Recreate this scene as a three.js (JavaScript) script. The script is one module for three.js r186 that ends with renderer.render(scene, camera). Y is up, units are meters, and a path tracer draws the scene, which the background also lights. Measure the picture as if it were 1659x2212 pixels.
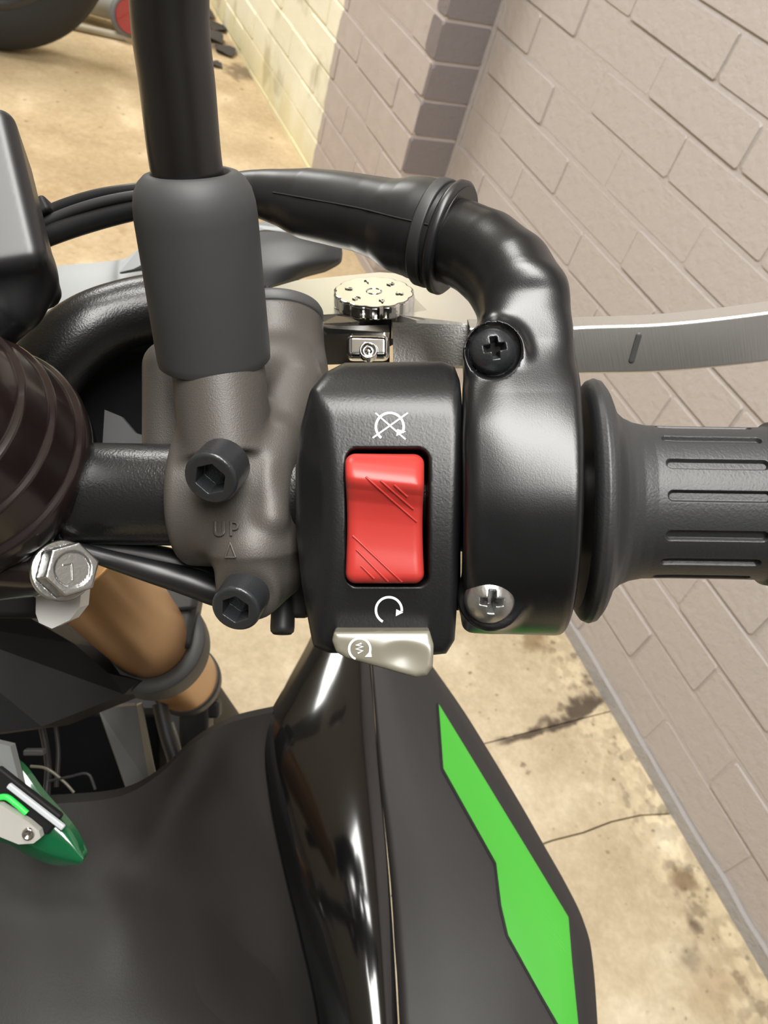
import * as THREE from 'three';
import { mergeGeometries } from 'three/addons/utils/BufferGeometryUtils.js';
import { ConvexGeometry } from 'three/addons/geometries/ConvexGeometry.js';
import { TextGeometry } from 'three/addons/geometries/TextGeometry.js';
import { FontLoader } from 'three/addons/loaders/FontLoader.js';
import { RoundedBoxGeometry } from 'three/addons/geometries/RoundedBoxGeometry.js';
import { RectAreaLightUniformsLib } from 'three/addons/lights/RectAreaLightUniformsLib.js';

// ---------------------------------------------------------------- camera, light, exposure
const scene = new THREE.Scene();
scene.background = new THREE.Color(0x000000);
const camera = new THREE.PerspectiveCamera(2 * Math.atan(1106 / 1750) * 180 / Math.PI, 0.75, 0.02, 40);
const CAM_POS = new THREE.Vector3(0, 1.25, 0);
const CAM_ROT = new THREE.Matrix4().makeBasis(
  new THREE.Vector3(0.9007079, 0.2560930, 0.3509154),
  new THREE.Vector3(0.0967512, 0.6692299, -0.7367296),
  new THREE.Vector3(-0.4235144, 0.6975297, 0.5780034));
camera.position.copy(CAM_POS);
camera.quaternion.setFromRotationMatrix(CAM_ROT);
camera.focus = 0.176;
camera.userData.fStop = 46;
camera.updateMatrixWorld(true);

const renderer = new THREE.WebGLRenderer({ antialias: true });
renderer.toneMapping = THREE.LinearToneMapping;
renderer.toneMappingExposure = 0.74;
renderer.shadowMap.enabled = true;
RectAreaLightUniformsLib.init();

const LAMPS = [   // x, y, z, size along x, size along z, intensity
  [-0.12, 2.46, 0.0, 0.52, 1.6, 31, 'white fluorescent batten on the ceiling straight above the motorcycle'],
  [-0.25, 2.46, -3.0, 0.60, 1.45, 31, 'white fluorescent batten on the ceiling ahead of the motorcycle'],
];
const LAMP_COLOR = new THREE.Color(1.0, 0.985, 0.95);

// ---------------------------------------------------------------- helpers
function rng(seed) { let s = seed >>> 0; return () => { s = (s + 0x6D2B79F5) | 0; let t = Math.imul(s ^ (s >>> 15), 1 | s); t = (t + Math.imul(t ^ (t >>> 7), 61 | t)) ^ t; return ((t ^ (t >>> 14)) >>> 0) / 4294967296; }; }
const V = (x, y, z) => new THREE.Vector3(x, y, z);
const clamp = (x, a, b) => Math.min(b, Math.max(a, x));
const lerp = (a, b, t) => a + (b - a) * t;
const sstep = (a, b, x) => { const t = clamp((x - a) / (b - a), 0, 1); return t * t * (3 - 2 * t); };
function hash2(x, y, s) { let h = Math.imul(x | 0, 374761393) ^ Math.imul(y | 0, 668265263) ^ Math.imul(s | 0, 2147483647); h = Math.imul(h ^ (h >>> 13), 1274126177); return ((h ^ (h >>> 16)) >>> 0) / 4294967296; }
function vnoise(x, y, s, wrap = 0) {
  const xi = Math.floor(x), yi = Math.floor(y), fx = x - xi, fy = y - yi;
  const w = (n) => wrap ? ((n % wrap) + wrap) % wrap : n;
  const a = hash2(w(xi), w(yi), s), b = hash2(w(xi + 1), w(yi), s), c = hash2(w(xi), w(yi + 1), s), d = hash2(w(xi + 1), w(yi + 1), s);
  const u = fx * fx * (3 - 2 * fx), v = fy * fy * (3 - 2 * fy);
  return lerp(lerp(a, b, u), lerp(c, d, u), v);
}
function fbm(x, y, s, o = 4) { let t = 0, a = 0.5, n = 0; for (let i = 0; i < o; i++) { t += a * vnoise(x, y, s + i); n += a; x *= 2.03; y *= 2.03; a *= 0.5; } return t / n; }

function dataTex(w, h, fn, srgb, repeat = true) {
  const d = new Uint8Array(w * h * 4);
  for (let j = 0; j < h; j++) for (let i = 0; i < w; i++) {
    const c = fn(i, j); const k = 4 * (j * w + i);
    d[k] = clamp(c[0], 0, 255); d[k + 1] = clamp(c[1], 0, 255); d[k + 2] = clamp(c[2], 0, 255); d[k + 3] = 255;
  }
  const t = new THREE.DataTexture(d, w, h, THREE.RGBAFormat);
  t.magFilter = THREE.LinearFilter; t.minFilter = THREE.LinearMipmapLinearFilter; t.generateMipmaps = true;
  t.wrapS = t.wrapT = repeat ? THREE.RepeatWrapping : THREE.ClampToEdgeWrapping;
  if (srgb) t.colorSpace = THREE.SRGBColorSpace;
  t.needsUpdate = true; return t;
}
const grey = (v) => [v, v, v];
// leathery moulded grain, tiles; a uv unit is one metre, so the repeats set the real size
const grainTex = dataTex(256, 256, (i, j) => grey(255 * (0.6 * vnoise(i / 4, j / 4, 3, 64) + 0.4 * vnoise(i / 2, j / 2, 9, 128))), false);
const mottleTex = dataTex(256, 256, (i, j) => grey(255 * (0.5 * vnoise(i / 16, j / 16, 5, 16) + 0.3 * vnoise(i / 6.4, j / 6.4, 6, 40) + 0.2 * vnoise(i / 2, j / 2, 7, 128))), false);
const brushTex = dataTex(256, 256, (i, j) => grey(255 * (0.6 * vnoise(i / 2, j / 64, 11, 0) + 0.4 * vnoise(i / 1.0, j / 32, 12, 0))), false);
function rep(t, n, m = n) { const c = t.clone(); c.repeat.set(n, m); c.needsUpdate = true; return c; }
const G_FINE = rep(grainTex, 90), G_MID = rep(grainTex, 44), MOT = rep(mottleTex, 14);
function mat(r, g, b, rough, o = {}) { return new THREE.MeshPhysicalMaterial({ color: new THREE.Color().setRGB(r, g, b), roughness: rough, metalness: 0, side: THREE.DoubleSide, ...o }); }

// bike space: x to the grip, y across the bar, z towards the rider; one unit is 0.103 mm
const F = 1750, DEPTH = 0.18, UNIT = DEPTH / F, CX = 829.5, CY = 1106;
function P(a, b, z = 0) { const k = (F - z) / F; return V((a - CX) * k, -(b - CY) * k, z); }
const BIKE_BASE = V(0.1, 0, -0.25);
const BIKE_M = new THREE.Matrix4().makeTranslation(CAM_POS.x - BIKE_BASE.x, CAM_POS.y - BIKE_BASE.y, CAM_POS.z - BIKE_BASE.z)
  .multiply(CAM_ROT).multiply(new THREE.Matrix4().makeScale(UNIT, UNIT, UNIT)).multiply(new THREE.Matrix4().makeTranslation(0, 0, -F));

function boxUV(g0) {   // uv in metres, each triangle along the two directions it is flattest in
  const g = g0.index ? g0.toNonIndexed() : g0, p = g.attributes.position, n = g.attributes.normal, uv = new Float32Array(p.count * 2);
  for (let t = 0; t < p.count; t += 3) {
    let ax = 0, ay = 0, az = 0; for (let i = t; i < t + 3; i++) { ax += n.getX(i); ay += n.getY(i); az += n.getZ(i); } ax = Math.abs(ax); ay = Math.abs(ay); az = Math.abs(az);
    for (let i = t; i < t + 3; i++) { const x = p.getX(i) * UNIT, y = p.getY(i) * UNIT, z = p.getZ(i) * UNIT;
      if (ax >= ay && ax >= az) { uv[2 * i] = z; uv[2 * i + 1] = y; } else if (ay >= az) { uv[2 * i] = x; uv[2 * i + 1] = z; } else { uv[2 * i] = x * 0.94 + y * 0.34; uv[2 * i + 1] = y * 0.94 - x * 0.34; } }
  }
  g.setAttribute('uv', new THREE.BufferAttribute(uv, 2)); return g;
}
function plain(list) {
  const l = (Array.isArray(list) ? list : [list]).map((g) => { const q = g.index ? g.toNonIndexed() : g.clone(); for (const k of Object.keys(q.attributes)) if (!['position', 'normal', 'uv'].includes(k)) q.deleteAttribute(k); if (!q.attributes.normal) q.computeVertexNormals(); if (!q.attributes.uv) q.setAttribute('uv', new THREE.BufferAttribute(new Float32Array(q.attributes.position.count * 2), 2)); return q; });
  return l.length === 1 ? l[0] : mergeGeometries(l);
}
function meshOf(name, geo, m, parent, label) {
  const o = new THREE.Mesh(geo, m); o.name = name; o.castShadow = o.receiveShadow = true;
  if (label) o.userData.label = label;
  parent.add(o); return o;
}
let bike = null;
function part(name, list, m, parent = bike, label) {   // geometries in bike space -> one mesh of the bike
  const arr = Array.isArray(list) ? list : [list];
  const g = arr.length === 1 ? arr[0] : plain(arr);
  if (!g.attributes.normal) g.computeVertexNormals();
  const c = boxUV(g).clone(); c.applyMatrix4(BIKE_M);
  return meshOf(name, c, m, parent, label);
}

const PL = (a, b, p0, n) => { const o = V(0, 0, F), d = P(a, b, 0).sub(o); return o.clone().addScaledVector(d, n.dot(p0.clone().sub(o)) / n.dot(d)); };   // the point of a plane on a sight line
// ---- swept tube with its own radius at each point
function sweep(pts, radii, { seg = 24, n = 40, sy = 1, caps = true, twist = null } = {}) {
  const curve = new THREE.CatmullRomCurve3(pts, false, 'centripetal');
  const fr = curve.computeFrenetFrames(n, false);
  const pos = [], idx = [];
  const rAt = (t) => { if (!Array.isArray(radii)) return radii; const f = t * (radii.length - 1), i = Math.min(radii.length - 2, Math.floor(f)); return lerp(radii[i], radii[i + 1], f - i); };
  const pts2 = [];
  for (let i = 0; i <= n; i++) {
    const u = i / n; const t = curve.getUtoTmapping(u); const c = curve.getPoint(t), r = rAt(t);
    for (let j = 0; j < seg; j++) {
      const a = j / seg * Math.PI * 2;
      const q = c.clone().addScaledVector(fr.normals[i], Math.cos(a) * r).addScaledVector(fr.binormals[i], Math.sin(a) * r * sy);
      pos.push(q.x, q.y, q.z);
    }
    pts2.push(c);
  }
  for (let i = 0; i < n; i++) for (let j = 0; j < seg; j++) { const a = i * seg + j, b = i * seg + (j + 1) % seg; idx.push(a, b, a + seg, b, b + seg, a + seg); }
  const g = new THREE.BufferGeometry();
  g.setAttribute('position', new THREE.Float32BufferAttribute(pos, 3)); g.setIndex(idx); g.computeVertexNormals();
  if (!caps) return g;
  const out = [g];
  for (const [i, s] of [[0, 1], [n, -1]]) {
    const cp = [], ci = []; const c = pts2[i]; cp.push(c.x, c.y, c.z);
    for (let j = 0; j < seg; j++) cp.push(pos[3 * (i * seg + j)], pos[3 * (i * seg + j) + 1], pos[3 * (i * seg + j) + 2]);
    for (let j = 0; j < seg; j++) { const a = 1 + j, b = 1 + (j + 1) % seg; if (s > 0) ci.push(0, b, a); else ci.push(0, a, b); }
    const q = new THREE.BufferGeometry(); q.setAttribute('position', new THREE.Float32BufferAttribute(cp, 3)); q.setIndex(ci); q.computeVertexNormals(); out.push(q);
  }
  return plain(out);
}
// ---- lathe of [r, t] pairs about an axis
function frameOf(c, axis, roll = 0) {
  const z = axis.clone().normalize(), ref = Math.abs(z.y) < 0.9 ? V(0, 1, 0) : V(1, 0, 0);
  const x = ref.clone().cross(z).normalize(), y = z.clone().cross(x);
  return new THREE.Matrix4().makeBasis(x, y, z).setPosition(c).multiply(new THREE.Matrix4().makeRotationZ(roll));
}
function latheAt(c, axis, prof, seg = 48, crease = true) {
  const g = new THREE.LatheGeometry(prof.map(([r, t]) => new THREE.Vector2(Math.max(r, 0.0001), t)), seg);
  g.rotateX(Math.PI / 2); g.applyMatrix4(frameOf(c, axis)); return g;
}
function boxAt(c, sx, sy, sz, { q = null, r = 0, seg = 2 } = {}) {
  const g = r ? new RoundedBoxGeometry(sx, sy, sz, seg, r) : new THREE.BoxGeometry(sx, sy, sz);
  if (q) g.applyQuaternion(q); g.translate(c.x, c.y, c.z); return g;
}
// ---- prism over a polygon of 3-D points
function prism(top, vec) {
  const nrm = V(0, 0, 0); for (let i = 0; i < top.length; i++) { const a = top[i], b = top[(i + 1) % top.length]; nrm.add(V((a.y - b.y) * (a.z + b.z), (a.z - b.z) * (a.x + b.x), (a.x - b.x) * (a.y + b.y))); }
  nrm.normalize(); const m = frameOf(V(0, 0, 0), nrm).invert();
  const flat = top.map((p) => { const q = p.clone().applyMatrix4(m); return new THREE.Vector2(q.x, q.y); });
  const tri = THREE.ShapeUtils.triangulateShape(flat, []);
  const bot = top.map((p) => p.clone().add(vec)); const pos = [];
  const push = (...v) => v.forEach((p) => pos.push(p.x, p.y, p.z));
  for (const [a, b, c] of tri) { push(top[a], top[b], top[c]); push(bot[c], bot[b], bot[a]); }
  for (let i = 0; i < top.length; i++) { const j = (i + 1) % top.length; push(top[i], bot[i], top[j], top[j], bot[i], bot[j]); }
  const g = new THREE.BufferGeometry(); g.setAttribute('position', new THREE.Float32BufferAttribute(pos, 3)); g.computeVertexNormals(); return g;
}
// ---- smooth sheet through a grid of points, with thickness
const cr = (a, b, c, d, t) => 0.5 * ((2 * b) + (-a + c) * t + (2 * a - 5 * b + 4 * c - d) * t * t + (-a + 3 * b - 3 * c + d) * t * t * t);
function crv(row, f) { const n = row.length, x = f * (n - 1), i = Math.min(n - 2, Math.floor(x)), t = x - i; const A = row[Math.max(0, i - 1)], B = row[i], C = row[i + 1], D = row[Math.min(n - 1, i + 2)]; return V(cr(A.x, B.x, C.x, D.x, t), cr(A.y, B.y, C.y, D.y, t), cr(A.z, B.z, C.z, D.z, t)); }
function sheet(rows, nu, nv, thick, back = V(0, 0, -1), smooth = 0) {
  const pos = [], idx = [], W = nu + 1;
  for (let s = 0; s < 2; s++) for (let j = 0; j <= nv; j++) {
    for (let i = 0; i <= nu; i++) {
      const col = rows.map((r) => crv(r, i / nu)); const p = crv(col, j / nv).addScaledVector(back, s * thick);
      pos.push(p.x, p.y, p.z);
    }
  }
  const N = W * (nv + 1);
  for (let it = 0; it < smooth; it++) { const q = pos.slice(); for (let s = 0; s < 2; s++) for (let j = 1; j < nv; j++) for (let i = 1; i < nu; i++) { const k = s * N + j * W + i; for (let e = 0; e < 3; e++) pos[3 * k + e] = (q[3 * k + e] * 2 + q[3 * (k - 1) + e] + q[3 * (k + 1) + e] + q[3 * (k - W) + e] + q[3 * (k + W) + e]) / 6; } }
  for (let j = 0; j < nv; j++) for (let i = 0; i < nu; i++) { const a = j * W + i, b = a + 1, c = a + W, d = c + 1; idx.push(a, c, b, b, c, d); idx.push(N + a, N + b, N + c, N + b, N + d, N + c); }
  const g0 = new THREE.BufferGeometry(); g0.setAttribute('position', new THREE.Float32BufferAttribute(pos, 3)); g0.setIndex(idx); g0.computeVertexNormals();
  const wall = []; const pt = (k) => [pos[3 * k], pos[3 * k + 1], pos[3 * k + 2]];
  const quad = (a, b) => wall.push(...pt(a), ...pt(a + N), ...pt(b), ...pt(b), ...pt(a + N), ...pt(b + N));
  for (let i = 0; i < nu; i++) { quad(i + 1, i); quad(nv * W + i, nv * W + i + 1); }
  for (let j = 0; j < nv; j++) { quad(j * W, (j + 1) * W); quad((j + 1) * W + nu, j * W + nu); }
  const g1 = new THREE.BufferGeometry(); g1.setAttribute('position', new THREE.Float32BufferAttribute(wall, 3)); g1.computeVertexNormals();
  return plain([g0, g1]);
}
// ---- distance fields and their surface
const len = (x, y, z) => Math.sqrt(x * x + y * y + z * z);
const smin = (a, b, k) => { const h = Math.max(k - Math.abs(a - b), 0) / k; return Math.min(a, b) - h * h * k * 0.25; };
const smax = (a, b, k) => -smin(-a, -b, k);
function capsule(a, b, ra, rb = ra) { const bx = b.x - a.x, by = b.y - a.y, bz = b.z - a.z, L = bx * bx + by * by + bz * bz; return (x, y, z) => { const px = x - a.x, py = y - a.y, pz = z - a.z, h = clamp((px * bx + py * by + pz * bz) / L, 0, 1); return len(px - bx * h, py - by * h, pz - bz * h) - lerp(ra, rb, h); }; }
function cyl(a, b, r, rd = 0) { const ax = V().subVectors(b, a), L = ax.length(); ax.divideScalar(L); const c = a.clone().add(b).multiplyScalar(0.5); return (x, y, z) => { const px = x - c.x, py = y - c.y, pz = z - c.z, t = px * ax.x + py * ax.y + pz * ax.z; const q = Math.sqrt(Math.max(0, px * px + py * py + pz * pz - t * t)); const dx = q - r + rd, dy = Math.abs(t) - L / 2 + rd; return Math.min(Math.max(dx, dy), 0) + Math.hypot(Math.max(dx, 0), Math.max(dy, 0)) - rd; }; }
function rbox(c, hx, hy, hz, r, q = null) { const iq = q ? q.clone().invert() : null, v = V(); return (x, y, z) => { v.set(x - c.x, y - c.y, z - c.z); if (iq) v.applyQuaternion(iq); const a = Math.abs(v.x) - hx + r, b = Math.abs(v.y) - hy + r, d = Math.abs(v.z) - hz + r; return Math.min(Math.max(a, b, d), 0) + len(Math.max(a, 0), Math.max(b, 0), Math.max(d, 0)) - r; }; }
function poly2(pts) { return (x, y) => { let d = 1e18, s = 1; for (let i = 0, j = pts.length - 1; i < pts.length; j = i, i++) { const ex = pts[j].x - pts[i].x, ey = pts[j].y - pts[i].y, wx = x - pts[i].x, wy = y - pts[i].y; const h = clamp((wx * ex + wy * ey) / (ex * ex + ey * ey), 0, 1), bx = wx - ex * h, by = wy - ey * h; d = Math.min(d, bx * bx + by * by); const c1 = y >= pts[i].y, c2 = y < pts[j].y, c3 = ex * wy > ey * wx; if ((c1 && c2 && c3) || (!c1 && !c2 && !c3)) s = -s; } return s * Math.sqrt(d); }; }
function field(fn, lo, hi, cell) {
  const nx = Math.ceil((hi.x - lo.x) / cell) + 1, ny = Math.ceil((hi.y - lo.y) / cell) + 1, nz = Math.ceil((hi.z - lo.z) / cell) + 1;
  const val = new Float32Array(nx * ny * nz); let k = 0;
  for (let c = 0; c < nz; c++) for (let b = 0; b < ny; b++) for (let a = 0; a < nx; a++) val[k++] = fn(lo.x + a * cell, lo.y + b * cell, lo.z + c * cell);
  const id = new Int32Array(nx * ny * nz).fill(-1), pos = [], idx = [], at = (a, b, c) => a + nx * (b + ny * c);
  for (let c = 0; c < nz - 1; c++) for (let b = 0; b < ny - 1; b++) for (let a = 0; a < nx - 1; a++) {
    let mask = 0; const v = [];
    for (let q = 0; q < 8; q++) { const w = val[at(a + (q & 1), b + ((q >> 1) & 1), c + (q >> 2))]; v.push(w); if (w < 0) mask |= 1 << q; }
    if (mask === 0 || mask === 255) continue;
    let sx = 0, sy = 0, sz = 0, n = 0;
    for (let q = 0; q < 8; q++) for (let e = 1; e < 8; e <<= 1) { if (q & e) continue; const r = q | e; if ((v[q] < 0) === (v[r] < 0)) continue; const t = v[q] / (v[q] - v[r]); sx += (q & 1) + (e === 1 ? t : 0); sy += ((q >> 1) & 1) + (e === 2 ? t : 0); sz += (q >> 2) + (e === 4 ? t : 0); n++; }
    id[at(a, b, c)] = pos.length / 3; pos.push(lo.x + (a + sx / n) * cell, lo.y + (b + sy / n) * cell, lo.z + (c + sz / n) * cell);
  }
  const quad = (p, q, r, s, flip) => { if (p < 0 || q < 0 || r < 0 || s < 0) return; if (flip) idx.push(p, r, q, q, r, s); else idx.push(p, q, r, q, s, r); };
  for (let c = 1; c < nz - 1; c++) for (let b = 1; b < ny - 1; b++) for (let a = 1; a < nx - 1; a++) {
    const v0 = val[at(a, b, c)] < 0;
    if (v0 !== (val[at(a + 1, b, c)] < 0)) quad(id[at(a, b - 1, c - 1)], id[at(a, b, c - 1)], id[at(a, b - 1, c)], id[at(a, b, c)], !v0);
    if (v0 !== (val[at(a, b + 1, c)] < 0)) quad(id[at(a - 1, b, c - 1)], id[at(a, b, c - 1)], id[at(a - 1, b, c)], id[at(a, b, c)], v0);
    if (v0 !== (val[at(a, b, c + 1)] < 0)) quad(id[at(a - 1, b - 1, c)], id[at(a, b - 1, c)], id[at(a - 1, b, c)], id[at(a, b, c)], !v0);
  }
  const nor = new Float32Array(pos.length), e = cell * 0.6;
  for (let i = 0; i < pos.length; i += 3) { const x = pos[i], y = pos[i + 1], z = pos[i + 2]; let gx = fn(x + e, y, z) - fn(x - e, y, z), gy = fn(x, y + e, z) - fn(x, y - e, z), gz = fn(x, y, z + e) - fn(x, y, z - e); const l = len(gx, gy, gz) || 1; nor[i] = gx / l; nor[i + 1] = gy / l; nor[i + 2] = gz / l; }
  const g = new THREE.BufferGeometry(); g.setAttribute('position', new THREE.Float32BufferAttribute(pos, 3)); g.setAttribute('normal', new THREE.BufferAttribute(nor, 3)); g.setIndex(idx); return g;
}
// where the print lies on a moulded surface: walk along the sight line until the surface is met
function onField(fn, a, b, lift = 1) { const t = P(a, b, 0), o = V(0, 0, F), d = t.sub(o).normalize(); let s = 900; for (let i = 0; i < 260; i++) { const q = fn(o.x + d.x * s, o.y + d.y * s, o.z + d.z * s); if (Math.abs(q) < 0.2 || s > 6000) break; s += q * 0.8; } return V(o.x + d.x * (s - lift), o.y + d.y * (s - lift), o.z + d.z * (s - lift)); }
const ray = new THREE.Raycaster();
function onMesh(geo, a, b, lift = 1) { const m = new THREE.Mesh(geo, new THREE.MeshBasicMaterial({ side: THREE.DoubleSide })); m.updateMatrixWorld(); const o = V(0, 0, F), d = P(a, b, 0).sub(o).normalize(); ray.set(o, d); const h = ray.intersectObject(m)[0]; return h ? o.clone().addScaledVector(d, h.distance - lift) : null; }
function mapPrint(tris, place) { const pos = []; for (const [a, b] of tris) { const p = place(a, b); pos.push(p.x, p.y, p.z); } const g = new THREE.BufferGeometry(); g.setAttribute('position', new THREE.Float32BufferAttribute(pos, 3)); g.computeVertexNormals(); return g; }
function ribbon(pts, w, closed = false) {   // a stroke as triangles, [x, y] pairs
  const out = []; const L = [], R = [];
  for (let i = 0; i < pts.length; i++) { const a = pts[Math.max(0, i - 1)], b = pts[Math.min(pts.length - 1, i + 1)]; let dx = b[0] - a[0], dy = b[1] - a[1]; const l = Math.hypot(dx, dy) || 1; dx /= l; dy /= l; L.push([pts[i][0] - dy * w / 2, pts[i][1] + dx * w / 2]); R.push([pts[i][0] + dy * w / 2, pts[i][1] - dx * w / 2]); }
  for (let i = 0; i + 1 < pts.length; i++) out.push(L[i], R[i], L[i + 1], L[i + 1], R[i], R[i + 1]);
  return out;
}
const arc = (cx, cy, r, a0, a1, n = 28) => Array.from({ length: n + 1 }, (_, i) => { const a = (a0 + (a1 - a0) * i / n) * Math.PI / 180; return [cx + r * Math.cos(a), cy + r * Math.sin(a)]; });
const seg = (a, b, n = 10) => Array.from({ length: n + 1 }, (_, i) => [lerp(a[0], b[0], i / n), lerp(a[1], b[1], i / n)]);
function split(tris, n) { let t = tris; for (let k = 0; k < n; k++) { const o = []; for (let i = 0; i < t.length; i += 3) { const [a, b, c] = [t[i], t[i + 1], t[i + 2]]; const m = (p, q) => [(p[0] + q[0]) / 2, (p[1] + q[1]) / 2]; const ab = m(a, b), bc = m(b, c), ca = m(c, a); o.push(a, ab, ca, ab, b, bc, ca, bc, c, ab, bc, ca); } t = o; } return t; }
function polyTris(pts, n) { const v = pts.map((p) => new THREE.Vector2(p[0], p[1])); const t = []; for (const f of THREE.ShapeUtils.triangulateShape(v, [])) for (const i of f) t.push(pts[i]); return split(t, n); }
function setting(name, obj, label, category) { obj.name = name; obj.userData = { kind: 'structure', label, category }; scene.add(obj); return obj; }
function thing(name, label, category, pos, group) { const o = new THREE.Group(); o.name = name; o.position.copy(pos); o.userData = { label, category }; if (group) o.userData.group = group; scene.add(o); return o; }
// ---------------------------------------------------------------- the garage
const WALL_X = 1.036, PIER_X = 0.914, CORNER_Z = -1.66, PAINT_Z = -2.2, CEIL = 2.5, LEFT_X = -2.6, BACK_Z = 1.45, FRONT_Z = -6;
const COURSES = [0.027, 0.119, 0.208, 0.29, 0.378, 0.468, 0.557, 0.638, 0.718, 0.80, 0.88, 0.955, 1.03]; while (COURSES[COURSES.length - 1] < 2.4) COURSES.push(COURSES[COURSES.length - 1] + 0.081);
const rise = (z) => z > -0.75 ? 0 : 0.178 * sstep(-0.75, -1.6, z) + 0.02 * clamp((-1.6 - z) / 1.8, 0, 2);

// floor colour: trowelled buff concrete with blotches, grit along the wall foot and a dirty joint. The map covers 4 m x 4 m.
const FM = 2048, FX0 = -2.7, FZ0 = -3.9;
const frand = rng(77); const pits = [];
for (let i = 0; i < 150; i++) pits.push([0.7 + 0.33 * Math.pow(frand(), 0.6), -0.75 + frand() * 1.2, 0.0008 + frand() * 0.0028, 0.12 + frand() * 0.35]);
for (let i = 0; i < 160; i++) pits.push([-0.3 + 1.3 * frand(), -3.4 + frand() * 3.2, 0.002 + frand() * 0.005, 0.2 + frand() * 0.4]);
const STAINS = [[0.93, -0.02, 0.05, 0.3, [150, 124, 92]], [0.985, -0.16, 0.022, 0.55, [96, 72, 48]], [0.955, -0.095, 0.012, 0.6, [70, 56, 44]], [0.915, -0.05, 0.02, 0.35, [92, 84, 74]], [0.60, -2.05, 0.13, 0.30, [140, 108, 72]], [0.30, -2.15, 0.22, 0.18, [150, 122, 86]], [0.15, -1.9, 0.15, 0.2, [146, 118, 82]], [0.55, -1.75, 0.2, 0.16, [150, 120, 84]], [0.955, -0.66, 0.03, 0.5, [110, 86, 56]], [0.89, -2.9, 0.06, 0.5, [70, 60, 50]], [0.86, -3.1, 0.05, 0.6, [60, 52, 46]]];
const floorPix = new Float32Array(FM * FM * 3);
for (let j = 0; j < FM; j++) for (let i = 0; i < FM; i++) {
  const x = FX0 + 4 * i / FM, z = FZ0 + 4 * j / FM;
  const a = fbm(x * 2.1, z * 2.1, 21, 3), b = fbm(x * 9, z * 9, 31, 3), c = vnoise(x * 95, z * 95, 41), d = vnoise(x * 240, z * 240, 42);
  let r = 202, g = 186, bl = 157;
  const m = (a - 0.5) * 26 + (b - 0.5) * 34 + (c - 0.5) * 12 + (d - 0.5) * 12;
  r += m; g += m * 1.02; bl += m * 1.05;
  const w = sstep(0.56, 0.80, b) * 12; r += w * 0.7; g += w * 0.9; bl += w;              // pale lime patches
  const e = sstep(0.86, 1.03, x + 0.05 * (b - 0.5)) * (z > -1.6 ? 1 : 0);               // grit along the foot of the near wall
  if (e > 0) { const s = sstep(0.42, 0.7, fbm(x * 60, z * 60, 51, 2)); const dk = sstep(0.62, 0.75, fbm(x * 48, z * 48, 61, 3)); r += e * (s * 26 - dk * 44); g += e * (s * 26 - dk * 42); bl += e * (s * 22 - dk * 36); }
  for (const [sx, sz, sr, st, col] of STAINS) { const q = Math.hypot(x - sx, z - sz) / sr; if (q < 1.6) { const k = st * sstep(1.5, 0.3, q + (fbm(x * 40, z * 40, 71, 3) - 0.5) * 1.6); r = lerp(r, col[0], k); g = lerp(g, col[1], k); bl = lerp(bl, col[2], k); } }
  { // dark lint and dirt caught along the joint
    const u = (x - 0.77) / 0.26; if (u > -0.1 && u < 1.05 && z > -0.72 && z < -0.42) { const dz = z + 0.468 + 0.03 * sstep(0.6, 1, u); const spread = lerp(0.008, 0.05, sstep(0.2, 0.8, u)); const n = fbm(x * 55, z * 55, 81, 3), q = dz > 0 ? dz / 0.006 : -dz / spread; const k = 0.85 * sstep(1.4, 0.1, q + (n - 0.5) * 2.2) * sstep(-0.08, 0.1, u) * sstep(1.06, 0.95, u); r = lerp(r, 74, k); g = lerp(g, 62, k); bl = lerp(bl, 52, k); }
  }
  const k = 3 * (j * FM + i); floorPix[k] = r; floorPix[k + 1] = g; floorPix[k + 2] = bl;
}
for (const [x, z, r, st] of pits) { const ci = (x - FX0) / 4 * FM, cj = (z - FZ0) / 4 * FM, rr = r / 4 * FM; for (let j = Math.floor(cj - rr - 1); j <= cj + rr + 1; j++) for (let i = Math.floor(ci - rr - 1); i <= ci + rr + 1; i++) { if (i < 0 || j < 0 || i >= FM || j >= FM) continue; const q = Math.hypot(i - ci, (j - cj) * 1.4) / rr + (hash2(i, j, 8) - 0.5) * 0.7; if (q > 1.2) continue; const k = 3 * (j * FM + i), s = st * sstep(1.2, 0.5, q); floorPix[k] = lerp(floorPix[k], 84, s); floorPix[k + 1] = lerp(floorPix[k + 1], 68, s); floorPix[k + 2] = lerp(floorPix[k + 2], 50, s); } }
const floorMap = dataTex(FM, FM, (i, j) => { const k = 3 * (j * FM + i); return [floorPix[k], floorPix[k + 1], floorPix[k + 2]]; }, true);
const floorMat = new THREE.MeshPhysicalMaterial({ map: floorMap, roughness: 0.8, side: THREE.DoubleSide, bumpMap: floorMap, bumpScale: 0.0006 });
const floor = new THREE.Group(); setting('floor', floor, 'buff trowelled concrete floor with a hairline joint and dirty wall foot', 'floor');
function worldUV(g) { const p = g.attributes.position, uv = new Float32Array(p.count * 2); for (let i = 0; i < p.count; i++) { uv[2 * i] = (p.getX(i) - FX0) / 4; uv[2 * i + 1] = (p.getZ(i) - FZ0) / 4; } g.setAttribute('uv', new THREE.BufferAttribute(uv, 2)); return g; }
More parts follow.
